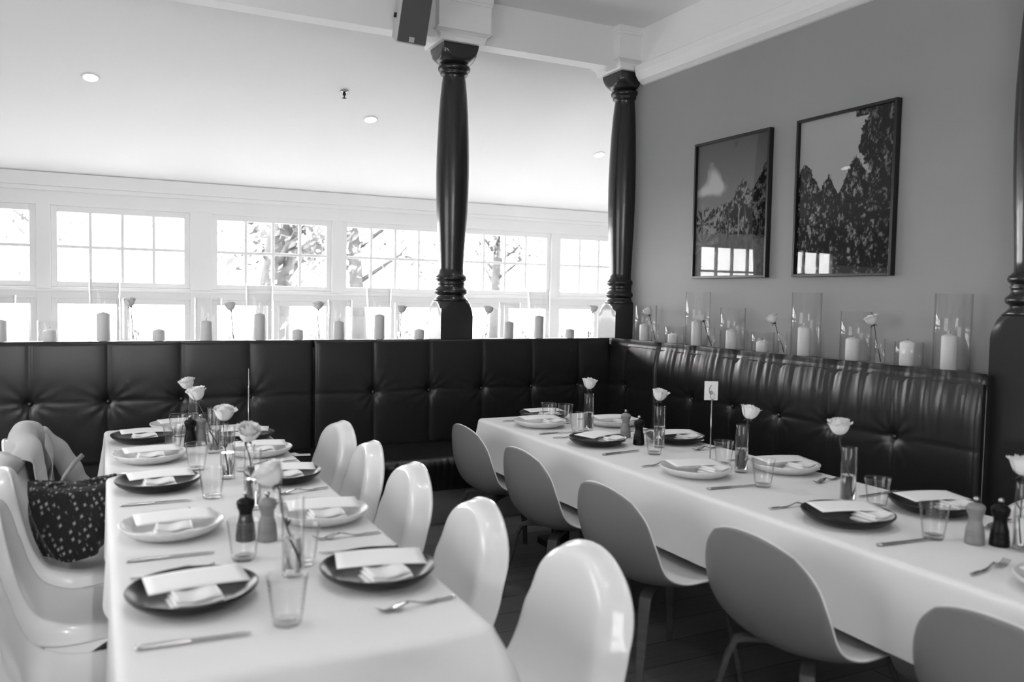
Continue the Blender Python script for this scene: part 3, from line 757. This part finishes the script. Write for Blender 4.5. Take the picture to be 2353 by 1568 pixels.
def mill(mm):
    def f():
        t = thing('pepper_mill' if mm == 'mill_d' else 'salt_mill', None, None)
        pr = [(.0, .0), (.0285, .0), (.029, .004), (.0288, .02), (.0272, .024), (.028, .028), (.0272, .034), (.0262, .038), (.0268, .042), (.0255, .05), (.022, .062), (.0195, .074), (.0192, .082), (.0215, .092), (.025, .099), (.0257, .101), (.0255, .104)]
        obj('mill_body', B().lathe(pr+[(0, .104)], 32), mm, t, True, angle=50)
        obj('mill_head', B().lathe([(0, .1045), (.0255, .1045), (.027, .110), (.0275, .115), (.0255, .121), (.019, .1265), (.010, .1295), (.004, .131), (0, .131)], 32), mm, t, True, angle=60)
        obj('metal_knob', B().lathe([(.003, .13), (.0035, .134), (.0072, .137), (.0085, .142), (.0072, .147), (.003, .150), (0, .1503)], 20), 'steel', t, True)
        return t
    return f
def bloom_mesh(seed, S_=1.0):
    rnd = random.Random(seed); b = B(); n = 30
    for i in range(n):
        t = i/(n-1); ang = i*2.39996+rnd.uniform(-.25, .25); ca, sa = math.cos(ang), math.sin(ang)
        R_ = (.005+.029*t**.85)*rnd.uniform(.94, 1.06); H_ = (.052-.005*t*t)*rnd.uniform(.95, 1.05); w0 = (1.5-.75*t)*rnd.uniform(.9, 1.1); ph = rnd.uniform(0, 6); out = .008*t*rnd.uniform(.6, 1.3)
        def fn(u, v):
            s = u*2-1; wv = w0*(math.sqrt(min(1, v/.45+.12)) if v < .5 else math.sqrt(max(.02, 1-((v-.5)/.56)**2)))
            a = s*wv; r = R_*math.sin(min(1, v*.9+.1)*PI/2)**.62; z = H_*(v**1.2)
            c = max(0, v-.68)/.32; r += out*c*c; z -= out*.55*c*c
            r *= 1+.05*math.sin(a*5+ph)*v; z += .0018*math.sin(s*6+ph)*v
            x, y = r*math.cos(a), r*math.sin(a)
            return (ca*x-sa*y, sa*x+ca*y, z)
        b.grid(fn, 8, 8)
    return b
def rose(seed):
    def f():
        t = thing('white_rose', None, None); return t
    return f
bloom_meshes = []
for s_ in range(4):
    b = bloom_mesh(s_+11); me = bpy.data.meshes.new('bloom'); me.from_pydata(b.v, [], b.f); me.materials.append(K['petal']); me.polygons.foreach_set('use_smooth', [True]*len(me.polygons)); bloom_meshes.append(me)
rose_n = [0]
def make_rose(head, foot, label, group, tilt=(0, 0), size=1.0, leafs=1):
    """head: bloom centre, foot: stem end, both world"""
    k = rose_n[0]; rose_n[0] += 1; rnd = random.Random(k+50)
    head = Vector(head); foot = Vector(foot)
    t = thing('white_rose', label, 'flower', foot, group=group)
    ax = Vector((tilt[0], tilt[1], 1)).normalized()
    base = head-ax*.020*size
    o = bpy.data.objects.new('bloom', bloom_meshes[k % 4]); C.objects.link(o); o.parent = t; o.location = base-foot
    q = Vector((0, 0, 1)).rotation_difference(ax); o.rotation_euler = (q.to_matrix() @ Matrix.Rotation(rnd.uniform(0, 6), 3, 'Z')).to_euler(); o.scale = (size,)*3
    p0 = base-foot; mid1 = p0*.66+Vector((rnd.uniform(-.006, .006), rnd.uniform(-.006, .006), 0)); mid2 = p0*.33+Vector((rnd.uniform(-.004, .004), rnd.uniform(-.004, .004), 0))
    pts = [catmull([p0, p0-ax*.025, mid1, mid2, Vector((0, 0, 0))], i/14) for i in range(15)]
    obj('stem', B().tube(pts, [.0034, .0028]+[.0023]*13, 7), 'stem', t, True)
    b = B(); R3 = q.to_matrix()
    for i in range(5):
        a = i*2*PI/5+k
        def fn(u, v):
            L_ = .026*v; w_ = .005*math.sin(PI*min(1, v+.12))*(2*u-1); rr = .004+L_*.8; z = -.002-.5*L_*v
            return p0+R3@Vector((math.cos(a)*rr-math.sin(a)*w_, math.sin(a)*rr+math.cos(a)*w_, z))
        b.grid(fn, 2, 5)
    b.lathe([(.001, -.008), (.006, -.004), (.007, .002), (.002, .006)], 10, o=p0); obj('sepals', b, 'leaf', t, True)
    if leafs:
        b = B(); pm = pts[9]
        for a in (k*1.3, k*1.3+2.6)[:leafs]:
            def fn(u, v):
                L_ = .03*v; w_ = .009*math.sin(PI*v)*(2*u-1); return pm+Vector((math.cos(a)*L_*.5-math.sin(a)*w_*.6, math.sin(a)*L_*.5+math.cos(a)*w_*.6, L_*.9-abs(2*u-1)*.002))
            b.grid(fn, 2, 6)
        obj('leaf', b, 'leaf', t, True)
    return t

rnd = random.Random(5)
tone = {'d': 'charcoal', 'l': 'pale'}
def setting(x, y, side, tn, where, card_rz, kn=True, fk=True, gl=None, nap_dx=0):
    """side +1: diner on the -X side facing +X ; -1: diner on the +X side; 0: head"""
    p = place(CA, 'plate'+tn, plate('plate_'+tn), (x, y, TZ), rnd.uniform(0, 6), '%s stoneware plate, %s' % (tone[tn], where), 'plate', 'dinner plates')
    near = -1
    place(CA, 'napkin', napkin, (x+.0+nap_dx, y-.072, TZ+.0175), rnd.uniform(-.12, .12)+.03, 'folded napkin on the %s plate, %s' % (tone[tn], where), 'napkin', 'folded napkins')
    place(CA, 'card', card, (x+.01, y+.015, TZ+.0475), card_rz, 'menu card on the %s plate, %s' % (tone[tn], where), 'menu', 'menu cards', None)
    c = bpy.data.objects[-1] if False else None
    if side == 0: return
    rz = 0 if side > 0 else PI
    if kn: place(CA, 'knife', knife, (x-.02*side, y-.25*side, TZ), rz+rnd.uniform(-.1, .12), 'steel knife beside the %s plate, %s' % (tone[tn], where), 'knife', 'table knives')
    if fk: place(CA, 'fork', fork, (x-.03*side, y+.225*side, TZ), rz+rnd.uniform(-.05, .22)*1, 'steel fork beside the %s plate, %s' % (tone[tn], where), 'fork', 'table forks')
LL = [(-1.10, 'd', 'farthest, left row, left table'), (-1.62, 'l', 'second farthest, left row, left table'), (-2.17, 'd', 'middle, left row, left table'),
      (-2.82, 'l', 'second nearest, left row, left table'), (-3.44, 'd', 'nearest, left row, left table')]
for y, tn, wh in LL: setting(-3.44, y, 1, tn, wh, .03+rnd.uniform(-.03, .06))
RR = [(-1.21, 'd', 'farthest, right row, left table'), (-1.64, 'l', 'second farthest, right row, left table'), (-2.21, 'd', 'middle, right row, left table'),
      (-2.84, 'l', 'second nearest, right row, left table'), (-3.46, 'd', 'nearest, right row, left table')]
for y, tn, wh in RR: setting(-2.985, y, -1, tn, wh, -.16+rnd.uniform(-.05, .05))
setting(-3.25, -.81, 0, 'l', 'at the bench end of the left table', .1)
NR = [(-1.355, 'l', 'farthest, chair side, right table', -.1), (-1.97, 'd', 'second farthest, chair side, right table', .35), (-2.75, 'l', 'middle, chair side, right table', -.25),
      (-3.55, 'd', 'second nearest, chair side, right table', -.35), (-4.30, 'l', 'nearest, chair side, right table', -.3)]
for y, tn, wh, r_ in NR: setting(-1.36, y, 1, tn, wh, r_, nap_dx=.045)
FR = [(-1.47, 'l', 'farthest, bench side, right table', -.15), (-2.06, 'd', 'second farthest, bench side, right table', -.2), (-2.83, 'l', 'middle, bench side, right table', -.2),
      (-3.56, 'd', 'nearest, bench side, right table', -.25)]
for y, tn, wh, r_ in FR: setting(-.935, y, -1, tn, wh, r_, nap_dx=.03)
setting(-1.19, -1.09, 0, 'd', 'at the corner end of the right table', -.1)
# glasses
for x, y, lab in [(-3.275, -1.01, 'ribbed water glass at the bench end of the left table'), (-3.325, -1.35, 'ribbed water glass left of the far pepper mill on the left table'), (-3.275, -1.89, 'ribbed water glass beside the second farthest pale plate, left table'),
    (-3.275, -2.405, 'ribbed water glass beside the middle charcoal plate of the left row'), (-3.28, -3.165, 'ribbed water glass in front of the near pepper mill on the left table'), (-3.262, -3.67, 'nearest ribbed water glass, between the two nearest charcoal plates'),
    (-3.14, -3.275, 'ribbed water glass behind the nearest bud vase on the left table'), (-3.10, -2.57, 'ribbed water glass beside the near mills, right half of the left table'), (-3.10, -1.98, 'ribbed water glass beside the middle rose vases, right half of the left table'),
    (-3.13, -1.42, 'ribbed water glass right of the far salt mill on the left table'), (-3.12, -1.02, 'ribbed water glass right of the farthest bud vase on the left table'),
    (-1.235, -1.235, 'left one of the two ribbed glasses at the far end of the right table'), (-1.165, -1.31, 'right one of the two ribbed glasses at the far end of the right table'), (-1.275, -1.635, 'ribbed glass just before the farthest bud vase on the right table'),
    (-1.246, -2.30, 'ribbed glass right of the far black pepper mill on the right table'), (-1.114, -2.64, 'ribbed glass right of the table number stand'), (-1.247, -3.03, 'ribbed glass before the middle pale plates on the right table'),
    (-1.106, -3.46, 'ribbed glass right of the leaning rose vase on the right table'), (-1.256, -3.80, 'ribbed glass left of the near mills on the right table')]:
    place(CA, 'tumbler', tumbler, (x, y, TZ), rnd.uniform(0, 6), lab, 'glass', 'ribbed water glasses')
for x, y, k, lab in [(-1.10, -1.84, 'l', 'grey salt mill in the far pair on the right table'), (-1.165, -2.055, 'd', 'black pepper mill in the far pair on the right table'),
    (-1.184, -3.89, 'l', 'grey salt mill in the near pair on the right table'), (-1.130, -3.935, 'd', 'black pepper mill in the near pair on the right table'),
    (-3.246, -1.315, 'd', 'black pepper mill in the far pair on the left table'), (-3.198, -1.30, 'l', 'grey salt mill in the far pair on the left table'),
    (-3.245, -2.975, 'd', 'black pepper mill in the near pair on the left table'), (-3.187, -3.005, 'l', 'grey salt mill in the near pair on the left table')]:
    place(CA, 'mill'+k, mill('mill_'+k), (x, y, TZ), rnd.uniform(0, 6), lab, 'pepper mill' if k == 'd' else 'salt mill', 'wooden salt and pepper mills')
# table vases and roses
tv = [((-3.195, -.93), (-3.217, -.87, 1.0), (-3.195, -.93, .77), 'farthest on the left table', (-.2, 0)),
      ((-3.165, -1.53), (-3.232, -1.47, 1.014), (-3.152, -1.53, .785), 'second farthest on the left table', (-.25, -.1)),
      ((-3.18, -2.10), (-3.192, -2.08, 1.005), (-3.178, -2.10, .768), 'middle of the left table', (.0, -.2)),
      ((-3.168, -2.62), (-3.179, -2.60, 1.007), (-3.17, -2.62, .78), 'behind the near mills on the left table', (.1, -.45)),
      ((-3.183, -3.35), (-3.233, -3.31, 1.01), (-3.166, -3.355, .774), 'nearest on the left table', (-.55, .1)),
      ((-1.179, -1.59), (-1.170, -1.575, 1.009), (-1.182, -1.59, .775), 'farthest on the right table', (.1, -.1)),
      ((-1.112, -2.155), (-1.107, -2.14, 1.009), (-1.115, -2.155, .775), 'second farthest on the right table', (.1, -.1)),
      ((-1.136, -2.78), (-1.096, -2.778, 1.005), (-1.153, -2.775, .776), 'right of the table number on the right table', (.3, .0)),
      ((-1.136, -3.355), (-1.16, -3.325, 1.028), (-1.126, -3.36, .78), 'before the right bench, second nearest on the right table', (-.1, .0)),
      ((-1.114, -4.0), (-1.106, -3.985, 1.003), (-1.125, -4.0, .776), 'at the right frame edge on the right table', (.1, 0))]
for (x, y), hd, ft, wh, tl in tv:
    place(CA, 'bud', bud_vase(.21, .029, .105), (x, y, TZ), 0, 'narrow cylinder bud vase, %s' % wh, 'vase', 'tall bud vases on the tables')
    make_rose(hd, ft, 'white rose in the bud vase, %s' % wh, 'white roses on the tables', tl, 1.15, 2)
# table number stands
def number_stand(x, y, rz, label, digit):
    t = thing('table_number_stand', label, 'table number', (x, y, TZ), rz)
    obj('rod', B().tube([(0, 0, .004), (0, 0, .29)], .0028, 10), 'steel', t, True)
    obj('foot', B().lathe([(0, 0), (.028, 0), (.028, .003), (.004, .006), (0, .006)], 28), 'cloth', t, True)
    obj('clip', B().tube([(.0, -.003, .285), (-.008, -.004, .295), (-.009, -.004, .312), (0, -.004, .322), (.009, -.004, .312), (.008, -.004, .295), (.0, -.003, .285)], .0014, 6), 'steel', t, True)
    c = obj('number_card', B().box((-.036, -.0012, .285), (.026, .0005, .372)), 'paper', t)
    if digit:
        pts = [(.0, .355), (-.007, .345), (-.0095, .332), (-.008, .320), (-.003, .312), (.003, .314), (.004, .322), (.0, .328), (-.004, .322), (-.003, .314)]
        P3 = [catmull([(a-.004, -.0022, b_) for a, b_ in pts], i/30) for i in range(31)]
        obj('digit', B().tube(P3, .0011, 6), 'ink', c, True)
    return t
number_stand(-1.103, -2.535, -.46, 'thin steel stand holding the number 6 card on the right table', True)
number_stand(-2.99, -1.40, 1.414, 'thin steel table number stand seen edge-on at the left table', False)

# ================================================================= LEDGE
HV = {'t': (.385, .086), 'm': (.282, .083), 's': (.133, .071)}; CH = {'t': .172, 'm': .125, 's': .068}
hn_ = {'t': 'tall', 'm': 'medium', 's': 'low'}
back = [(-4.15, 'm', 'leftmost'), (-3.891, 's', 'second from left'), (-3.599, 't', 'third from left'), (-3.305, 's', 'fourth from left'), (-3.001, 'm', 'fifth from left'), (-2.68, 't', 'sixth from left'), (-2.441, 's', 'seventh from left'),
        (-2.139, 'm', 'eighth from left'), (-1.862, 't', 'ninth from left'), (-1.567, 's', 'just left of the free-standing column'), (-.831, 'm', 'first right of the free-standing column'), (-.58, 't', 'second right of the free-standing column'), (-.31, 's', 'third right of the free-standing column')]
rightl = [(-.28, 'm', 'nearest the corner column'), (-.64, 's', 'second from the corner column'), (-.897, 't', 'third from the corner column'), (-1.257, 'm', 'fourth from the corner column'), (-1.541, 's', 'fifth from the corner column'),
          (-1.895, 't', 'sixth from the corner column'), (-2.259, 'm', 'seventh from the corner column'), (-2.602, 's', 'eighth from the corner column'), (-2.842, 't', 'last before the near column')]
rnd = random.Random(9)
LZ1 = LZ+.0008
def ledge(items, line, alongx):
    for p, k, wh in items:
        H, R_ = HV[k]; loc = (p, .135, LZ1) if alongx else (.134, p, LZ1)
        place(CA, 'hv'+k, hurricane(H, R_), loc, 0, '%s cylinder vase on the %s, %s' % (hn_[k], line, wh), 'vase', 'glass cylinder vases on the %s' % line)
        ch = 'm' if (not alongx and abs(p+2.602) < .01) else k
        l2 = (loc[0]+(rnd.uniform(-.012, .012) if alongx else -.012), loc[1]+(-.012 if alongx else rnd.uniform(-.01, .01)), LZ1+.0095)
        place(CA, 'ca'+ch, candle(CH[ch], .037), l2, 0, '%s pillar candle on the %s, vase %s' % ({'t': 'tall', 'm': 'medium', 's': 'short'}[ch], line, wh), 'candle', 'pillar candles on the %s' % line)
ledge(back, 'window ledge', True); ledge(rightl, 'grey wall ledge', False)
def lroses(items, line, alongx):
    for p, hz, dx, wh in items:
        loc = (p, .12, LZ1) if alongx else (.1, p, LZ1)
        place(CA, 'lbud', bud_vase(.142, .0265, .062), loc, 0, 'small bud vase on the %s, %s' % (line, wh), 'vase', 'bud vases on the %s' % line)
        hd = (loc[0]+dx, loc[1], hz) if alongx else (loc[0]-.03, loc[1]+dx*.75, hz)
        ft = (loc[0]-dx*.15, loc[1], LZ1+.02) if alongx else (loc[0], loc[1]-dx*.15, LZ1+.02)
        make_rose(hd, ft, 'white rose on the %s, %s' % (line, wh), 'white roses on the %s' % line, ((dx*8, -.15) if alongx else (-.3, dx*6)), 1.02, 0)
lroses([(-3.445, 1.412, -.012, 'leftmost of the ledge roses'), (-2.848, 1.392, -.016, 'second rose from left'), (-2.287, 1.404, -.006, 'third rose from left'), (-1.705, 1.385, .008, 'rose nearest left of the free-standing column'),
        (-1.035, 1.386, .022, 'rose right of the free-standing column'), (-.11, 1.402, .02, 'rose before the corner column')], 'window ledge', True)
lroses([(-.445, 1.394, .07, 'rose nearest the corner column'), (-1.08, 1.371, .085, 'second rose from the corner column'), (-1.745, 1.382, .08, 'third rose from the corner column'), (-2.45, 1.401, .045, 'rose farthest from the corner column')], 'grey wall ledge', False)

# ================================================================= PICTURES
def fbm(X, Y, seed, octs=5, base=4):
    r = np.random.RandomState(seed); out = np.zeros_like(X); amp = 1; tot = 0
    for o in range(octs):
        n = base*2**o; g_ = r.rand(n+2, n+2); x = X*n; y = Y*n; xi = x.astype(int); yi = y.astype(int); fx = x-xi; fy = y-yi; fx = fx*fx*(3-2*fx); fy = fy*fy*(3-2*fy)
        out += amp*((g_[yi, xi]*(1-fx)+g_[yi, xi+1]*fx)*(1-fy)+(g_[yi+1, xi]*(1-fx)+g_[yi+1, xi+1]*fx)*fy); tot += amp; amp *= .55
    return out/tot
def print1(X, Y):
    n = fbm(X, Y, 1, 6, 5); n2 = fbm(X, Y, 2, 4, 3); fine = fbm(X, Y, 8, 4, 24)
    sky = .10+.16*(1-Y)
    cl = np.exp(-(((X-.26)/.13)**2+((Y-.72)/.09)**2))+.9*np.exp(-(((X-.12)/.16)**2+((Y-.64)/.05)**2))+.7*np.exp(-(((X-.34)/.10)**2+((Y-.66)/.05)**2))
    c = np.clip((cl*1.1+n*1.5-1.15)*1.5, 0, 1); col = sky*(1-c)+.5*c
    line = .50+.10*X+.08*(n2-.5)+.10*(fine-.5)+.14*np.exp(-((X-.66)/.1)**2)+.22*np.clip((X-.78)/.2, 0, 1)
    tree = Y < line; tv_ = .012+.26*np.clip((fine*.6+fbm(X, Y, 9, 3, 60)*.4-.47)*5, 0, 1)*(1-.7*np.clip((X-.7)*3, 0, 1)); col = np.where(tree, tv_, col)
    lawn = Y < .33-.05*X+.02*(n-.5); col = np.where(lawn, .10+.10*fbm(X, Y, 4, 3, 30)-.05*X, col)
    for cx, cy, R_ in ((.1, .40, .2), (.12, .24, .2)):
        an = np.arctan2(Y-cy, (X-cx)*.8); rr = np.hypot((X-cx)*.8, Y-cy); fr = (np.sin(an*9)+.35*np.sin(an*60) > .35) & (rr < R_*(.6+.5*n)) & (Y > cy-.08); col = np.where(fr, .22*(.5+fine), col)
    for tx in (.62, .70, .48):
        col = np.where((np.abs(X-tx) < .008) & (Y > .28) & (Y < .5), .22 if tx == .62 else .05, col)
    sp_ = (np.abs(X-.93+.25*(Y-.33)*np.sin(X*90)) < .09) & (Y > .26) & (Y < .40) & (np.sin(np.arctan2(Y-.27, X-.92)*24) > 0); col = np.where(sp_, .015, col)
    return col
def print2(X, Y):
    n = fbm(X, Y, 21, 6, 6); fine = fbm(X, Y, 22, 4, 26); f3 = fbm(X, Y, 23, 3, 60)
    sky = .42-.12*(1-Y)
    top = .73-3.6*np.abs(X-.08)**1.6
    top = np.maximum(top, .60-2.6*np.abs(X-.34)**1.5); top = np.maximum(top, np.where(X > .4, .70-1.5*np.abs(X-.62)**1.2, 0)); top = np.maximum(top, .52-.3*np.abs(X-.45))
    right_ = (X > .68+.16*(n-.5)+.05*np.sin(Y*14)+.12*(fine-.5)+.05*(f3-.5)) & (Y > .25)
    t_ = (Y < top+.13*(n-.5)+.06*(fine-.5)+.04*(f3-.5)) | right_ | ((Y > .97-.02*n) & (X > .6))
    tv_ = .006+.30*np.clip((fine*.5+f3*.5-.53)*4.5, 0, 1)*np.clip(1.5-X*.9, .2, 1)
    return np.where(t_, tv_, sky)
def picture(y0, y1, z0, z1, fn, label, nx, ny):
    xw = .25; d = .038; bw = .017; g_ = 'framed photographs on the grey wall'
    t = thing('framed_picture', label, 'picture', (xw, (y0+y1)/2, z0), group=g_)
    W_, H_ = (y1-y0)/2, z1-z0
    # local: y' from -W..W (y), -x outwards
    b = B()
    b.box((-d, -W_, 0), (-.001, -W_+bw, H_)); b.box((-d, W_-bw, 0), (-.001, W_, H_)); b.box((-d, -W_+bw, 0), (-.001, W_-bw, bw)); b.box((-d, -W_+bw, H_-bw), (-.001, W_-bw, H_))
    obj('frame', b, 'frame', t, bevel=.0015)
    obj('backing_board', B().box((-.014, -W_+bw, bw), (-.002, W_-bw, H_-bw)), 'frame', t)
    us = np.linspace(0, 1, nx+1); vs_ = np.linspace(0, 1, ny+1); X, Y = np.meshgrid(us, vs_); col = np.clip(fn(np.clip(X, 0, .9999), np.clip(Y, 0, .9999)), 0.002, 1)
    # viewer's left is +y (far), right is -y
    V = np.stack([np.full(X.shape, -.016), (W_-bw)-(X)*2*(W_-bw), bw+Y*(H_-2*bw)], -1).reshape(-1, 3)
    I = np.arange((nx+1)*(ny+1)).reshape(ny+1, nx+1); F = np.stack([I[:-1, :-1], I[:-1, 1:], I[1:, 1:], I[1:, :-1]], -1).reshape(-1, 4)
    me = bpy.data.meshes.new('photo_print'); me.from_pydata(V.tolist(), [], F.tolist()); me.materials.append(K['print'])
    a = me.color_attributes.new('tone', 'FLOAT_COLOR', 'POINT'); cc = np.ones((V.shape[0], 4), np.float32); cc[:, :3] = col.reshape(-1, 1); a.data.foreach_set('color', cc.ravel())
    o = bpy.data.objects.new('photo_print', me); C.objects.link(o); o.parent = t
    obj('glazing', B().box((-.0215, -W_+bw, bw), (-.020, W_-bw, H_-bw)), 'picglass', t)
picture(-1.455, -.708, 1.648, 2.608, print1, 'smaller framed photograph of parkland with palms and cloud', 190, 240)
picture(-2.402, -1.682, 1.648, 2.605, print2, 'larger-looking framed photograph of tall dark trees, nearer the camera', 190, 240)

# ================================================================= SMALL THINGS
# jacket over the farthest left chair
t = thing('jacket', 'pale linen jacket draped over the chair back beside the tweed bag', 'jacket', (-3.93, -1.22, .5))
b = B()
def jk(u, v):
    # u: around (front -> over top -> back), v: along y
    yy = (v*2-1); w_ = .235-.02*u
    s = u
    if s < .42: q = s/.42; x = .10-.05*q; z = -.02+.36*q
    elif s < .58: q = (s-.42)/.16*PI; x = .0+.05*math.cos(q); z = .34+.05*math.sin(q)*(1-.5*yy*yy)
    else: q = (s-.58)/.42; x = -.05-.05*q; z = .34-.40*q
    fold = .016*math.sin(yy*9+s*3)+.01*math.sin(yy*17+1)
    dome = -.11*abs(yy)**2.6
    return (x+fold*(1.2 if s > .58 else .7), yy*(w_+.05*abs(s-.5)), z+dome*(1 if .3 < s < .75 else .6))
b.grid(jk, 44, 40); obj('body', b, 'coat', t, True, solid=.006, sub=1)
b = B(); b.grid(lambda u, v: (.075+.03*math.sin(v*PI), -.02-.10*u+.03*v, .34-.20*v-.05*u*u), 8, 10); obj('lapel', b, 'coat', t, True, solid=.005, sub=1)
def sleeve(pts, r):
    b = B(); P = [catmull(pts, i/16) for i in range(17)]; b.tube(P, [r*(1-.25*i/16)+.006*math.sin(i*1.7) for i in range(17)], 14); return b
obj('sleeve', sleeve([(.02, .17, .30), (.12, .20, .20), (.20, .20, .06), (.25, .17, -.02)], .06), 'coat', t, True, sub=1)
obj('sleeve', sleeve([(-.04, -.19, .28), (-.10, -.20, .12), (-.11, -.17, -.06), (-.09, -.16, -.16)], .058), 'coat', t, True, sub=1)
# tweed bag on the second chair
t = thing('tweed_bag', 'dark chunky tweed bag resting on a white chair seat beside the left table', 'handbag', (-3.73, -1.90, .43))
b = B()
def bagf(u, v):
    a = u*2*PI; h_ = v; w_ = .135*(.60+.55*math.sin(min(1, .12+h_*.9)*PI*.62)); d_ = .085*(1-.45*h_)
    if v > .97: d_ *= .3
    cx = math.copysign(abs(math.cos(a))**.6, math.cos(a)); sy_ = math.copysign(abs(math.sin(a))**.8, math.sin(a))
    z = .30*h_+.02*math.cos(2*a)*h_+(.0 if h_ > 0 else 0); bot = .0
    return (cx*w_+.01*math.sin(5*a+h_*6), sy_*d_+.006*math.sin(7*a+h_*9), z+.012+.03*abs(cx)*(1-h_)**2)
b.grid(bagf, 48, 24); n0 = len(b.v); b.add([bagf(u/48, 0) for u in range(48)], [tuple(range(47, -1, -1))]); b.add([bagf(u/48, 1) for u in range(48)], [tuple(range(48))])
o = obj('body', b, 'bag', t, True, sub=1); 
obj('handle', B().tube([(-.045, .02, .29), (-.03, .02, .33), (.005, .03, .38), (.035, .035, .41)], .009, 10), 'shellback', t, True)
# cards / papers left on the bench seat
b = B()
for k, (x, y, r_) in enumerate([(-2.54, -.20, .3), (-2.48, -.26, -.2), (-2.60, -.14, .7)]):
    tt = place(CA, 'paper', lambda: obj('paper_slip', B().box((-.05, -.035, 0), (.05, .035, .002)), 'paper'), (x, y, .4585+.0035*k), r_, ['white paper slip flat on the bench seat behind the white chairs', 'white paper slip on the bench seat, second of three', 'white paper slip on the bench seat, topmost of three'][k], 'paper', 'paper slips on the bench seat')
# exit sign in the sunroom (shows in the picture glass)
t = thing('exit_sign', 'lit exit sign with running figure, reflected in the larger picture', 'sign', (-7.3, 2.2, 2.25), PI/4)
obj('housing', B().box((-.2, -.03, -.1), (.2, .03, .1)), 'black', t)
b = B(); b.box((-.06, -.034, -.085), (.06, -.03, .085)); p = obj('lit_panel', b, 'signlit', t)
b = B(); b.lathe([(0, .045), (.012, .052), (.012, .062), (0, .07)], 10, o=(.008, -.036, 0)); b.tube([(.005, -.036, .04), (-.005, -.036, 0)], .010, 8); b.tube([(-.005, -.036, 0), (.022, -.036, -.03), (.02, -.036, -.07)], .007, 8); b.tube([(-.005, -.036, 0), (-.02, -.036, -.04), (-.045, -.036, -.05)], .007, 8); b.tube([(.0, -.036, .035), (.03, -.036, .02), (.04, -.036, .03)], .005, 8)
obj('running_figure', b, 'ink', p, True)
obj('hanger', B().tube([(0, 0, .1), (0, 0, .6)], .006, 8), 'black', t)

# ================================================================= GARDEN
struct('ground', B().box((-40, 3.3, -1.0), (45, 70, -.5)), 'lawn', 'bright garden ground beyond the sunroom windows')
def tree(x, y, h_, r_, spread, nleaf, label, seed, size=.22, lean=0):
    rnd = random.Random(seed); t = thing('garden_tree', label, 'tree', (x, y, -.5), group='trees outside the sunroom windows')
    b = B(); top = Vector((lean, 0, h_*.62))
    b.tube([(0, 0, 0), (lean*.2, .05, h_*.2), (lean*.55, -.05, h_*.42), tuple(top)], [r_*1.3, r_, r_*.85, r_*.5], 12)
    tips = []
    for k in range(9):
        z = h_*(.28+.36*k/9); a = rnd.uniform(0, 6.28); st = Vector((lean*z/h_*1.4, 0, z)); L_ = spread*rnd.uniform(.5, 1)
        p1 = st+Vector((math.cos(a)*L_*.5, math.sin(a)*L_*.5, L_*.35)); p2 = st+Vector((math.cos(a)*L_, math.sin(a)*L_, L_*rnd.uniform(.2, .8)))
        b.tube([st, p1, p2], [r_*.42, r_*.22, r_*.06], 8); tips += [p1, p2, (p1+p2)/2]
        for q in range(3):
            p3 = p1+Vector((rnd.uniform(-1, 1), rnd.uniform(-1, 1), rnd.uniform(-.4, 1)))*L_*.45; b.tube([p1, (p1+p3)/2+Vector((0, 0, .08)), p3], [r_*.15, r_*.09, .008], 6); tips.append(p3)
    obj('trunk', b, 'bark', t, True)
    b = B()
    for k in range(nleaf):
        c = rnd.choice(tips)+Vector([rnd.gauss(0, spread*.2) for _ in range(3)]); s = size*rnd.uniform(.4, 1); n_ = Vector([rnd.gauss(0, 1) for _ in range(3)]).normalized(); a = n_.orthogonal().normalized(); d = n_.cross(a)
        b.add([c-a*s, c-d*s*.4, c+a*s, c+d*s*.4], [(0, 1, 2, 3)])
    o = obj('foliage', b, 'foliage', t); o['kind'] = 'stuff'
tree(-.60, 11.5, 7.5, .34, 2.6, 2200, 'large garden tree with a thick forked trunk outside the second full window', 1, .16, .5)
tree(3.2, 18, 8.0, .22, 2.6, 1700, 'slender garden tree outside the window left of the column', 2, .16, -.4)
tree(9.9, 23, 8, .2, 3.0, 2400, 'bushy garden tree outside the windows between the columns', 3, .14)
tree(11.5, 14, 6.5, .16, 3.0, 1500, 'bushy garden tree outside the farthest right window', 5, .14)
tree(-5.4, 24, 7, .12, 2.2, 500, 'faint garden tree outside the left window', 4, .16)
def shrub(x, y, r_, n, label, seed):
    rnd = random.Random(seed); b = B()
    for k in range(n):
        d = Vector([rnd.gauss(0, 1) for _ in range(3)]).normalized(); d.z = abs(d.z); c = Vector((0, 0, 0))+d*r_*rnd.uniform(.5, 1); s = .09*rnd.uniform(.5, 1.2); n_ = (d+Vector([rnd.gauss(0, .6) for _ in range(3)])).normalized(); a = n_.orthogonal().normalized(); e = n_.cross(a)
        b.add([c-a*s, c-e*s*.45, c+a*s, c+e*s*.45], [(0, 1, 2, 3)])
    o = obj('garden_shrub', b, 'foliage', None, loc=(x, y, -.5)); tag(o, label, 'shrub', 'garden shrubs')
shrub(-3.2, 8.5, 1.35, 900, 'low leafy shrub seen through the lower left windows', 1); shrub(-.4, 9.0, 1.3, 800, 'low leafy shrub seen below the big tree', 2); shrub(2.2, 10, 1.5, 900, 'low leafy shrub seen through the windows right of the column', 3); shrub(5.6, 11, 1.6, 900, 'low leafy shrub by the corner column window', 4)
